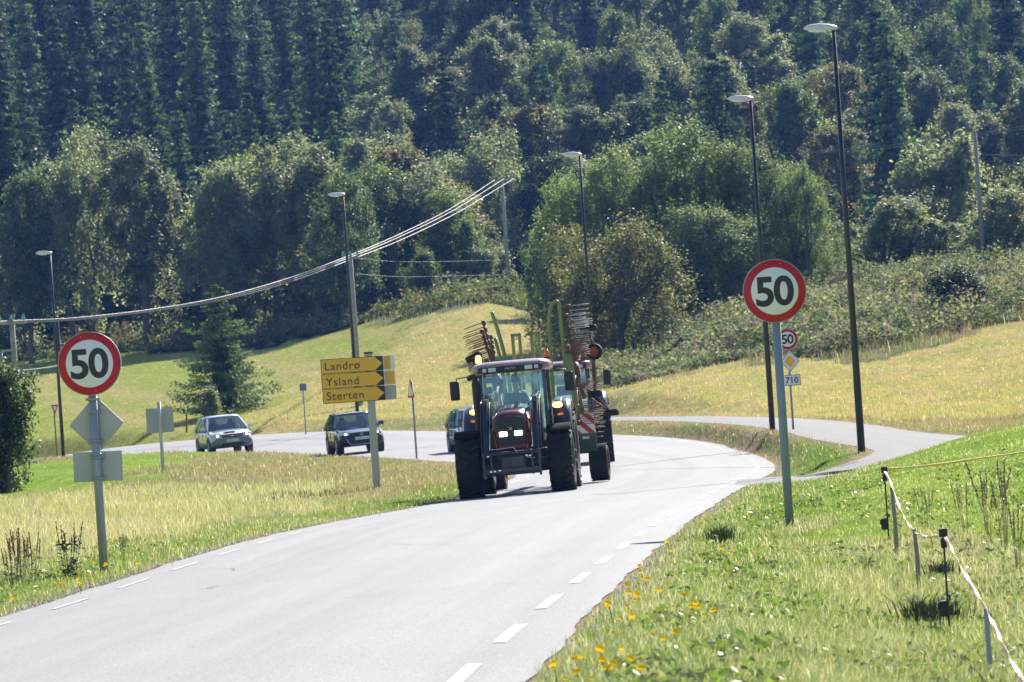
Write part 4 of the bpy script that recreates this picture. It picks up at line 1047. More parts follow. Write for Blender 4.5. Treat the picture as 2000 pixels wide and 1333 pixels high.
def arc_plate(r, a0, a1, x0, x1, th=.02, n=12, drop=.05):
    """mudguard curved about the x axis; angles from straight up towards -y"""
    rings = []
    for k in range(n + 1):
        a = R(a0 + (a1 - a0) * k / n); c_, s_ = math.cos(a), -math.sin(a)
        rings.append([Vector((x0, s_ * (r - drop), c_ * (r - drop))), Vector((x0 + .01, s_ * r, c_ * r)), Vector((x1 - .01, s_ * r, c_ * r)), Vector((x1, s_ * (r - drop), c_ * (r - drop))), Vector((x1 - th, s_ * (r - th), c_ * (r - th))), Vector((x0 + th, s_ * (r - th), c_ * (r - th)))])
    return MB().loft(rings, smooth=False)

def tractor(loc, yaw, bank, label, loader=True, lit=True, roof=None, mir=1.0):
    t = empty('tractor', loc, yaw, label, 'tractor'); t.rotation_euler = (0, bank, yaw)
    for s_ in (-1, 1):
        wheel_obj(t, (s_ * 1.0, 0, .70), .70, .54, .045, M_HUB, 'front_wheel', 21)
        wheel_obj(t, (s_ * .95, 2.75, .89), .89, .60, .05, M_HUB, 'rear_wheel', 23)
        f = arc_plate(.775, -44, 34, s_ * 1.0 - .27, s_ * 1.0 + .27).build('front_mudguard', mat('matt_black_rubber', (.012, .013, .010), .95, spec=.1), t); f.location = (0, 0, .70)
        MB().bar((s_ * .70, .1, 1.0), (s_ * 1.0, .25, 1.46), .05, .05).build('mudguard_bracket', M_DARK, t)
        # rear fender: rounded hood-like shell
        rings = []
        for a in range(-80, 71, 10):
            c_, n_ = math.cos(R(a)), -math.sin(R(a)); ro = 1.12; xi, xo = .72, 1.22
            rings.append([Vector((s_ * xi, n_ * ro, c_ * ro)), Vector((s_ * (xo - .14), n_ * ro, c_ * ro)), Vector((s_ * (xo - .04), n_ * (ro - .04), c_ * (ro - .04))), Vector((s_ * xo, n_ * (ro - .14), c_ * (ro - .14))), Vector((s_ * (xo - .02), n_ * (ro - .15), c_ * (ro - .15))), Vector((s_ * (xo - .12), n_ * (ro - .06), c_ * (ro - .06))), Vector((s_ * xi, n_ * (ro - .03), c_ * (ro - .03)))])
        fd = MB().loft(rings).build('rear_fender', M_NAVY, t); fd.location = (0, 2.75, .89)
        st = MB().tube([(s_ * 1.06, -1.03, .40), (s_ * 1.06, -.92, .65), (s_ * .98, -.60, .955), (s_ * .98, -.2, 1.115)], .013, 6).build('red_stripe', M_MAROON, fd)
        a_ = MB().lathe([(-.03, 0), (-.03, .055), (.02, .065), (.02, 0)], 14, 'y').build('indicator', M_AMBL if lit else M_AMB, t); a_.location = (s_ * .92, 1.93, 1.86); a_.scale = (1.7, 1, 1)
        MB().box((s_ * .80, 1.98, 1.86), (.16, .03, .03)).build('indicator_arm', M_DARK, t)
        # mirrors
        MB().tube([(s_ * .80, 1.25, 2.60), (s_ * .98, 1.2, 2.64), (s_ * 1.20, 1.18, 2.62), (s_ * 1.24, 1.18, 2.35)], .014, 8).build('mirror_arm', M_DARK, t)
        rings = []
        for (z, q) in ((-.21, .7), (-.19, .95), (0, 1), (.19, .95), (.21, .7)):
            rings.append([Vector((s_ * 1.26 + .105 * q * x_, 1.18 + .05 * q * y_, 2.36 + z)) for x_, y_ in ((-1, -.6), (-.7, -1), (.7, -1), (1, -.6), (1, .6), (.7, 1), (-.7, 1), (-1, .6))])
        MB().loft(rings).build('mirror', M_PLAS, t)
        b = MB().lathe([(0, .05), (.02, .065), (.05, .066), (.13, .06), (.165, .035), (.175, 0)], 18, 'z').build('beacon', M_AMBL if (lit and s_ < 0) else M_AMB, t); b.location = (s_ * .76, 2.35, 2.93)
        MB().lathe([(-.06, .05), (0, .06)], 14, 'z').build('beacon_base', M_DARK, t).location = (s_ * .76, 2.35, 2.93)
    mb = MB(); mb.box((0, 0, .68), (1.5, .22, .20)); mb.box((0, .1, .72), (.46, 2.0, .52)); mb.box((0, 2.2, .80), (.62, 1.7, .62)); mb.box((0, 2.75, .88), (1.4, .34, .34))
    mb.box((-.50, 1.2, .72), (.34, 1.0, .50)); mb.box((.50, 1.2, .72), (.34, 1.0, .50)); mb.build('chassis', M_DARK, t, bevel=.03)
    # bonnet
    rings = []
    for (y, hw, z0, z1) in ((-.84, .30, 1.05, 1.62), (-.82, .345, .99, 1.72), (-.74, .385, .95, 1.80), (-.5, .405, .94, 1.86), (.1, .425, .95, 1.92), (.8, .435, .97, 1.97), (1.32, .44, 1.0, 2.0)):
        pr = [(-.94, z0), (-1, z0 + .12), (-1, z0 + (z1 - z0) * .6), (-.93, z1 - .13), (-.72, z1 - .03), (-.35, z1), (.35, z1), (.72, z1 - .03), (.93, z1 - .13), (1, z0 + (z1 - z0) * .6), (1, z0 + .12), (.94, z0)]
        rings.append([Vector((x_ * hw, y, z_)) for x_, z_ in pr])
    bn = MB().loft(rings).build('bonnet', M_MAROON, t)
    g0 = [(-.30, 1.10), (-.325, 1.3), (-.32, 1.58), (-.25, 1.70), (0, 1.73), (.25, 1.70), (.32, 1.58), (.325, 1.3), (.30, 1.10)]
    gr = MB().prism(g0, 'y', -.865, -.835).build('grille', M_PLAS, bn, bevel=.008)
    mb = MB()
    for k in range(9): mb.box((0, -.872, 1.18 + k * .055), (.50 - max(0, k - 6) * .05, .008, .014))
    mb.build('grille_bars', M_DARK, gr)
    for s_ in (-1, 1):
        hl = MB().box((s_ * .165, -.878, 1.345), (.165, .03, .10)).build('headlight', M_LIT if lit else M_LAMP, bn, bevel=.012)
    mb = MB(); mb.bar((-.035, -.885, 1.49), (0, -.885, 1.42), .008, .016, up=(0, 1, 0)); mb.bar((.035, -.885, 1.49), (0, -.885, 1.42), .008, .016, up=(0, 1, 0)); mb.build('emblem', M_CHROME, bn)
    MB().box((0, -.866, 1.06), (.50, .02, .10)).build('lower_trim', mat('dark_red_trim', (.11, .008, .008), .4), bn, bevel=.01)
    mb = MB(); mb.box((0, -.72, .88), (.62, .5, .18)); mb.box((0, -.92, .72), (.50, .30, .28)); mb.build('front_weight', M_LOAD, t, bevel=.02)
    # cab
    CB, CT, y0, y1 = 1.10, 2.68, 1.36, 3.05
    posts = {}
    P4 = [(-.70, y0 - .02), (.70, y0 - .02), (.74, y1), (-.74, y1)]; T4 = [(-.70, y0 + .16), (.70, y0 + .16), (.70, y1 - .12), (-.70, y1 - .12)]
    mb = MB()
    for (a, b) in zip(P4, T4): mb.bar((*a, CB), (*b, CT), .075, .075)
    for s_ in (-1, 1): mb.bar((s_ * .765, 2.15, CB), (s_ * .735, 2.2, CT), .06, .06)
    mb.box((0, (y0 + y1) / 2, CB - .02), (1.42, y1 - y0, .10)); mb.box((0, y0 - .03, 1.35), (.92, .05, .5))
    mb.build('cab_frame', M_NAVY, t, bevel=.008)
    def pane(q, name): return MB().add(q, ((0, 1, 2, 3),)).build(name, M_CABG, t)
    pane([(-.67, y0 - .03, CB), (.67, y0 - .03, CB), (.67, y0 + .13, CT - .02), (-.67, y0 + .13, CT - .02)], 'windscreen')
    pane([(-.70, y1 + .01, 1.5), (.70, y1 + .01, 1.5), (.67, y1 - .11, CT - .02), (-.67, y1 - .11, CT - .02)], 'rear_window')
    for s_ in (-1, 1):
        pane([(s_ * .745, y0 + .03, CB + .05), (s_ * .765, 2.1, CB + .05), (s_ * .735, 2.15, CT - .02), (s_ * .705, y0 + .2, CT - .02)], 'door_window')
        pane([(s_ * .775, 2.22, 1.6), (s_ * .765, y1, 1.6), (s_ * .715, y1 - .1, CT - .02), (s_ * .745, 2.25, CT - .02)], 'side_window')
        MB().tube([(s_ * .80, 1.5, 1.3), (s_ * .82, 1.5, 2.0)], .012, 6).build('grab_rail', M_CHROME, t)
    rings = []
    for (z, ix, iy, q) in ((2.66, .80, 1.18, 0), (2.72, .84, 1.10, 0), (2.80, .845, 1.08, .02), (2.87, .80, 1.16, .06), (2.915, .70, 1.30, .16), (2.93, .50, 1.55, .3)):
        yb = 3.20 - q; cr = .16
        rings.append([Vector(p_) for p_ in ((-ix + cr, iy, z), (ix - cr, iy, z), (ix, iy + cr, z), (ix, yb - cr, z), (ix - cr, yb, z), (-ix + cr, yb, z), (-ix, yb - cr, z), (-ix, iy + cr, z))])
    rf = MB().loft(rings).build('roof', roof or M_ROOF, t)
    vz = MB().box((0, 1.10, 2.745), (1.42, .06, .135)).build('lamp_visor', M_PLAS, rf, bevel=.02)
    for s_ in (-1, 1):
        MB().box((s_ * .40, 1.065, 2.745), (.17, .03, .095)).build('work_light', M_LAMP, vz, bevel=.012)
        MB().box((s_ * .57, 1.068, 2.745), (.09, .03, .085)).build('work_light', M_LAMP, vz, bevel=.012)
    text_mesh('lettering', 'VALTRA', .06, M_LAMP, vz, (0, 1.066, 2.755), depth=.001, spacing=1.15)
    MB().tube([(-.80, 1.22, 1.25), (-.80, 1.22, 1.45), (-.80, 1.22, 2.48), (-.80, 1.20, 2.60), (-.82, 1.12, 2.66)], [.085, .085, .085, .05, .05], 14).build('exhaust', M_PLAS, t)
    mb = MB(); mb.tube([(.18, y0 - .06, 1.62), (.25, y0 - .0, 1.9), (.60, y0 + .04, 2.16)], .012, 6); mb.build('wiper', M_DARK, t)
    # inside
    mb = MB(); mb.box((0, 2.55, 1.55), (.5, .5, .14)); mb.box((0, 2.80, 1.92), (.48, .14, .62), taper=(.8, 1)); mb.box((0, 2.55, 1.30), (.3, .3, .4)); mb.build('seat', M_PLAS, t, bevel=.03)
    mb = MB(); mb.lathe([(-.012, .20), (0, .212), (.012, .20), (0, .188), (-.012, .20)], 24, 'z'); mb.box((0, 0, 0), (.36, .03, .015)); mb.tube([(0, 0, 0), (0, 0, -.45)], .03, 8)
    sw = mb.build('steering_wheel', M_DARK, t); sw.location = (0, 1.98, 1.80); sw.rotation_euler = (R(32), 0, 0)
    MB().box((0, 1.72, 1.56), (.42, .18, .34)).build('dashboard', M_DARK, t, bevel=.03)
    MB().box((-.30, 1.56, 2.48), (.20, .02, .11)).build('inner_mirror', M_DARK, t, bevel=.01)
    MB().box((-.50, 1.62, 2.52), (.26, .06, .12)).build('radio_box', M_DARK, t, bevel=.01)
    if loader:
        for s_ in (-1, 1):
            x = s_ * .545
            ld = empty('loader_arm'); ld.parent = t
            mb = MB(); mb.bar((x, 1.02, 2.12), (x, -.35, 2.0), .095, .18); mb.bar((x, -.30, 2.03), (x, -1.30, .80), .095, .18); mb.box((x, -.33, 2.0), (.11, .22, .22)); mb.build('beam', M_LOAD, ld, bevel=.01)
            mb = MB(); mb.box((x, 1.02, 1.62), (.13, .26, 1.05)); mb.box((x * .8, 1.0, 1.05), (.30, .26, .2)); mb.build('mast', M_LOAD, ld, bevel=.01)
            MB().tube([(x, .95, 1.50), (x, -.05, 1.66)], .045, 10).build('lift_cylinder', M_DARK, ld)
            MB().tube([(x, -.05, 1.66), (x, -.45, 1.72)], .024, 10).build('piston_rod', M_CHROME, ld)
            MB().tube([(x + .085 * s_, 1.0, 2.22), (x + .09 * s_, -.3, 2.03), (x + .09 * s_, -1.2, .95), (x + .06 * s_, -1.34, .75)], .014, 6).build('hose', M_DARK, ld)
            mb = MB(); mb.tube([(x - s_ * .08, .8, 2.2), (x - s_ * .10, -.2, 2.02), (x - s_ * .08, -1.2, 1.02)], .012, 6); mb.build('steel_pipe', M_CHROME, ld)
        mb = MB(); mb.tube([(-.62, -1.28, .93), (.62, -1.28, .93)], .05, 12); mb.tube([(-.62, -1.40, .50), (.62, -1.40, .50)], .035, 10)
        for s_ in (-1, 1): mb.box((s_ * .60, -1.40, .70), (.05, .12, .56)); mb.box((s_ * .44, -1.38, .70), (.04, .10, .50))
        mb.box((0, -1.36, .56), (1.2, .04, .10)); mb.box((.12, -1.33, .74), (.26, .05, .22)); mb.build('quick_coupler', M_LOAD, t, bevel=.006)
        mb = MB()
        for (x, z) in ((-.46, .57), (-.38, .57), (-.27, .58), (.33, .86), (.40, .85), (-.5, .9)): mb.box((x, -1.43, z), (.05, .02, .03))
        mb.build('bolt_heads', M_CHROME, t)
        MB().tube([(-.45, -1.30, 1.04), (-.3, -1.34, 1.03), (.05, -1.33, 1.06), (.10, -1.36, .98), (.14, -1.36, .92)], .011, 6).build('hydraulic_hose', M_CHROME, t)
    return t
def road_z(x, y):
    o, z, s_ = ROAD.query(np.array([x]), np.array([y])); return float(z[0]) + .03
T1 = at(1013, 968, 111); T1Z = road_z(T1.x, 111)
tractor((T1.x, 111, T1Z), R(-3.2), R(-1.3), 'leading dark tractor with front loader and lit headlamps, towing a hay rake')
T2 = at(1113, 912, 143); tractor((T2.x, 143, road_z(T2.x, 143)), R(-1), R(-1.5), 'second dark tractor, mostly hidden behind the hay rake and the leading tractor', loader=False, lit=False)

# -- driver: one continuous body grown from a skeleton
def skin_body(name, J, E, mt, parent, root=0, sub=2):
    me = bpy.data.meshes.new(name); me.from_pydata([j[0] for j in J], E, []); me.update()
    o = bpy.data.objects.new(name, me); COL.objects.link(o)
    if parent: o.parent = parent
    md = o.modifiers.new('skin', 'SKIN'); md.use_smooth_shade = True
    if not me.skin_vertices: me.skin_vertices.new(name='skin') if hasattr(me.skin_vertices, 'new') else None
    for i, j in enumerate(J):
        v = me.skin_vertices[0].data[i]; v.radius = j[1] if isinstance(j[1], tuple) else (j[1], j[1]); v.use_root = i == root
    sb = o.modifiers.new('sub', 'SUBSURF'); sb.levels = sub; sb.render_levels = sub
    me.materials.append(mt); return o
M_SKIN = mat('skin', (.42, .24, .17), .55); M_SHIRT = mat('navy_shirt', (.03, .045, .10), .85); M_TROU = mat('dark_trousers', (.03, .03, .04), .85); M_HAIR = mat('dark_short_hair', (.03, .022, .018), .7)
def driver(parent_t):
    p = empty('person', (0, 0, 0), 0, 'driver in a dark blue shirt sitting at the wheel of the leading tractor', 'person')
    hz = 1.64
    J = [((0, 2.58, hz + .06), .13), ((0, 2.62, hz + .25), (.14, .11)), ((0, 2.60, hz + .45), (.17, .11)), ((0, 2.57, hz + .57), (.08, .08)), ((0, 2.55, hz + .66), .052), ((0, 2.52, hz + .75), (.078, .095)), ((0, 2.51, hz + .86), (.074, .09)),
         ((-.19, 2.58, hz + .50), .062), ((-.26, 2.42, hz + .28), .046), ((-.19, 2.16, hz + .24), .036), ((-.17, 2.05, hz + .25), .026), ((-.16, 1.99, hz + .26), .032),
         ((.19, 2.58, hz + .50), .062), ((.26, 2.42, hz + .28), .046), ((.19, 2.16, hz + .24), .036), ((.17, 2.05, hz + .25), .026), ((.16, 1.99, hz + .26), .032),
         ((-.13, 2.45, hz + .03), .085), ((-.16, 2.12, hz + .02), .062), ((-.15, 2.0, hz - .33), .045), ((-.15, 1.92, hz - .42), .035),
         ((.13, 2.45, hz + .03), .085), ((.16, 2.12, hz + .02), .062), ((.15, 2.0, hz - .33), .045), ((.15, 1.92, hz - .42), .035)]
    E = [(0, 1), (1, 2), (2, 3), (3, 4), (4, 5), (5, 6), (2, 7), (7, 8), (8, 9), (9, 10), (10, 11), (2, 12), (12, 13), (13, 14), (14, 15), (15, 16), (0, 17), (17, 18), (18, 19), (19, 20), (0, 21), (21, 22), (22, 23), (23, 24)]
    # fingers closed round the wheel rim, a thumb from the side of the palm
    for s_, hnd in ((-1, 11), (1, 16)):
        hp = Vector(J[hnd][0])
        for k in range(4):
            a = hp + Vector((s_ * (-.03 + .02 * k) * .9, -.035, .004)); b = a + Vector((0, -.03, -.012)); c_ = b + Vector((0, -.006, -.026)); L = len(J)
            J += [(tuple(a), .010), (tuple(b), .009), (tuple(c_), .008)]; E += [(hnd, L), (L, L + 1), (L + 1, L + 2)]
        a = hp + Vector((-s_ * .036, .0, .006)); b = a + Vector((-s_ * .008, -.03, .0)); L = len(J); J += [(tuple(a), .012), (tuple(b), .010)]; E += [(hnd, L), (L, L + 1)]
    body = skin_body('body', J, E, M_SKIN, p)
    face = MB(); face.lathe([(-.012, 0), (-.008, .008), (.006, .010), (.012, 0)], 8, 'z', (0, 2.418, hz + .79)); face.box((0, 2.420, hz + .735), (.05, .006, .009)); face.build('nose_and_mouth', M_SKIN, body)
    e_ = MB()
    for s_ in (-1, 1): e_.lathe([(-.008, 0), (0, .011), (.008, 0)], 8, 'y', (s_ * .031, 2.43, hz + .815))
    e_.build('eyes', M_BLACK, body)
    er = MB()
    for s_ in (-1, 1): er.lathe([(-.006, 0), (-.004, .02), (.004, .02), (.006, 0)], 10, 'x', (s_ * .084, 2.52, hz + .80))
    er.build('ears', M_SKIN, body)
    rings = []
    for (z, q, yy) in ((.80, 1.0, .03), (.86, 1.06, .01), (.91, 1.0, 0), (.95, .8, 0), (.975, .4, 0)):
        rings.append([Vector((.086 * q * math.cos(a), 2.525 + yy + .10 * q * math.sin(a), hz + z)) for a in [2 * math.pi * k / 16 for k in range(16)]])
    MB().loft(rings).build('hair', M_HAIR, p)
    S = [(j[0], (j[1][0] + .014, j[1][1] + .014) if isinstance(j[1], tuple) else j[1] + .014) for j in J]
    ids = [0, 1, 2, 3, 7, 8, 12, 13]; mp = {a: i for i, a in enumerate(ids)}
    skin_body('shirt', [S[a] for a in ids], [(mp[a], mp[b]) for a, b in ((0, 1), (1, 2), (2, 3), (2, 7), (7, 8), (2, 12), (12, 13))], M_SHIRT, p)
    ids = [0, 17, 18, 19, 21, 22, 23]; mp = {a: i for i, a in enumerate(ids)}
    skin_body('trousers', [S[a] for a in ids], [(mp[a], mp[b]) for a, b in ((0, 17), (17, 18), (18, 19), (0, 21), (21, 22), (22, 23))], M_TROU, p)
    for s_ in (-1, 1): MB().box((s_ * .15, 1.86, hz - .46), (.09, .26, .09)).build('shoe', M_BLACK, p, bevel=.02)
    return p
drv = driver(None); drv.location = (T1.x, 111, T1Z); drv.rotation_euler = (0, R(-1.3), R(-3.2))

# -- folded twin rotor hay rake
M_GREEN = mat('rake_green_paint', (.17, .22, .06), .4, coat=.4); M_DGREEN = mat('rake_dark_green', (.02, .055, .03), .45, noise=.4, nscale=5)
M_RUST = mat('rusty_brown_arm', (.09, .035, .025), .7, noise=.7, nscale=9, dark=(.20, .12, .08)); M_TINE = mat('bright_metal_tine', (.55, .52, .50), .25, metal=.8); M_TINED = mat('brown_tine', (.22, .13, .09), .4, metal=.4)
M_ORG = mat('orange_hub', (.42, .10, .01), .5)
def rake():
    t = empty('hay_rake', (T1.x, 111, T1Z), R(-5.5), 'green folded twin rotor hay rake with raised tine arms between the two tractors', 'hay rake'); t.rotation_euler = (0, R(-1.3), R(-5.5))
    mb = MB(); mb.bar((0, 3.9, .85), (0, 5.2, 1.15), .20, .20); mb.bar((0, 5.2, 1.15), (0, 9.6, 1.10), .24, .22); mb.box((0, 7.6, .75), (2.3, .22, .18)); mb.box((.95, 7.3, .95), (.5, .10, .50)); mb.box((-.95, 7.3, .95), (.5, .10, .50))
    mb.bar((.75, 7.4, 1.0), (.75, 7.4, 1.9), .12, .12); mb.bar((-.75, 7.4, 1.0), (-.75, 7.4, 1.9), .12, .12); mb.build('frame', M_DGREEN, t, bevel=.01)
    for s_ in (-1, 1):
        wheel_obj(t, (s_ * 1.20, 7.6, .43), .43, .43, .012, M_ORG, 'transport_wheel', 30)
        b = MB().box((s_ * .98, 7.1, 1.36), (.46, .02, .46)).build('warning_board', M_WHITE, t)
        mb = MB()
        for k in range(3):
            c0, c1 = -.46 + k * .31, -.46 + k * .31 + .155; q = [(-.229, c0 + .229), (-.229, c1 + .229), (c1 + .229, -.229), (c0 + .229, -.229)]
            if k == 0: q = [(-.229, -.229), (-.229, c1 + .229), (c1 + .229, -.229)]
            if k == 2: q = [(c0 - .229, .229), (c1 - .229, .229), (.229, c1 - .229), (.229, c0 - .229)]
            if k == 1: q = [(-.229, c0 + .229), (-.229, min(.229, c1 + .229)), (min(.229, c1 + .229), -.229), (c0 + .229, -.229)]
            mb.prism(q, 'y', 7.083, 7.089)
        st = mb.build('red_stripes', mat('board_red', (.55, .03, .03), .4), b); st.location = (s_ * .98, 0, 1.36)
        MB().box((s_ * .98, 7.08, 1.03), (.16, .03, .06)).build('marker_lamp', M_LAMP, t, bevel=.01)
    # lifting masts
    def mast(pts, r, name='mast_tube'): MB().tube(catmull(pts, 5), r, 10).build(name, M_GREEN, t)
    mast([(.36, 6.6, 1.2), (.37, 6.6, 2.6), (.40, 6.6, 3.5), (.44, 6.6, 3.95), (.54, 6.6, 4.18), (.66, 6.6, 4.17), (.68, 6.6, 3.8), (.69, 6.6, 2.4)], .042)
    mast([(-.60, 6.7, 1.4), (-.66, 6.7, 2.8), (-.78, 6.7, 3.6), (-.90, 6.7, 4.10)], .045); mast([(-.70, 6.75, 1.4), (-.78, 6.75, 2.8), (-.88, 6.75, 3.5)], .04)
    for x in (-.38, .06):
        mb = MB(); mb.box((x - .07, 6.5, 2.9), (.07, .12, 1.3)); mb.box((x + .09, 6.5, 2.9), (.07, .12, 1.3)); mb.box((x + .01, 6.5, 3.52), (.23, .12, .07)); mb.build('mast_bracket', M_GREEN, t, bevel=.008)
    MB().tube([(x_, 6.4, z_) for x_, z_ in ((.78, 1.3), (.86, 1.9), (.84, 2.6), (.78, 3.0))], .07, 10).build('hydraulic_boot', M_GREEN, t)
    # rotors standing upright: arms radiate in a vertical plane, tines point outwards
    for s_, xh, yh, zh, ln in ((-1, -.98, 7.6, 2.45, 1.50), (1, .84, 7.6, 2.55, 1.58)):
        rt = empty('rotor'); rt.parent = t; rt.location = (xh, yh, zh); rt.rotation_euler = (0, R(-9 if s_ < 0 else -1.5), 0)
        MB().lathe([(-.14, 0), (-.14, .20), (.02, .26), (.10, .16), (.10, 0)], 20, 'x').build('gear_hub', M_RUST, rt)
        na = 10
        for k in range(na):
            a = 2 * math.pi * (k + .12) / na; d = Vector((0, math.sin(a), math.cos(a)))
            jx = random.uniform(-.03, .03)
            mb = MB(); mb.tube([d * .2, d * ln * .62, d * ln + Vector((jx, 0, 0))], [.034, .03, .028], 8)
            for q in (.66, .76, .86, .97): mb.lathe([(-.045, .0), (-.045, .055), (.045, .055), (.045, 0)], 8, 'x', d * ln * q)
            mb.build('tine_arm', M_RUST, rt)
            mb = MB(); side = d.cross(Vector((1, 0, 0)))
            for q in (.60, .68, .76, .84, .91, .98):
                for e_ in (-.035, .035):
                    b0 = d * ln * q + side * e_; L = .46 + random.uniform(-.03, .03)
                    mb.tube([b0, b0 + Vector((s_ * L, 0, -.05 * (s_ < 0)))], .0085, 5)
            mb.build('tines', M_TINE if (s_ > 0 and k in (0, 1, 9)) else M_TINED, rt)  # brighter metal on the upper arms of the right rotor only
        # running gear of the rotor: small wheels turned into the air
        if s_ > 0:
            wl = [((.42, -.3, .98), (0, R(90), 0), .20, .15), ((.52, -.5, .42), (0, 0, R(78)), .19, .14), ((.42, -.45, -.55), (0, R(88), 0), .17, .16), ((.72, -.2, -1.02), (0, R(90), 0), .18, .15)]
        else:
            wl = [((-.38, -.3, .72), (0, R(80), 0), .20, .15), ((-.48, -.3, .28), (0, R(88), 0), .18, .13), ((-.30, -.4, -.12), (0, R(85), 0), .18, .15)]
        for (lc, rot, r_, w_) in wl: wheel_obj(rt, lc, r_, w_, 0, M_ORG, 'running_wheel', tilt=rot)
        mb = MB(); mb.tube([Vector(w_[0]) for w_ in wl], .022, 6)
        for w_ in wl: mb.tube([Vector(w_[0]), Vector((w_[0][0] * .2, -.1, w_[0][2] * .5))], .02, 6)
        mb.build('wheel_fork', M_RUST, rt)
    return t
rake()

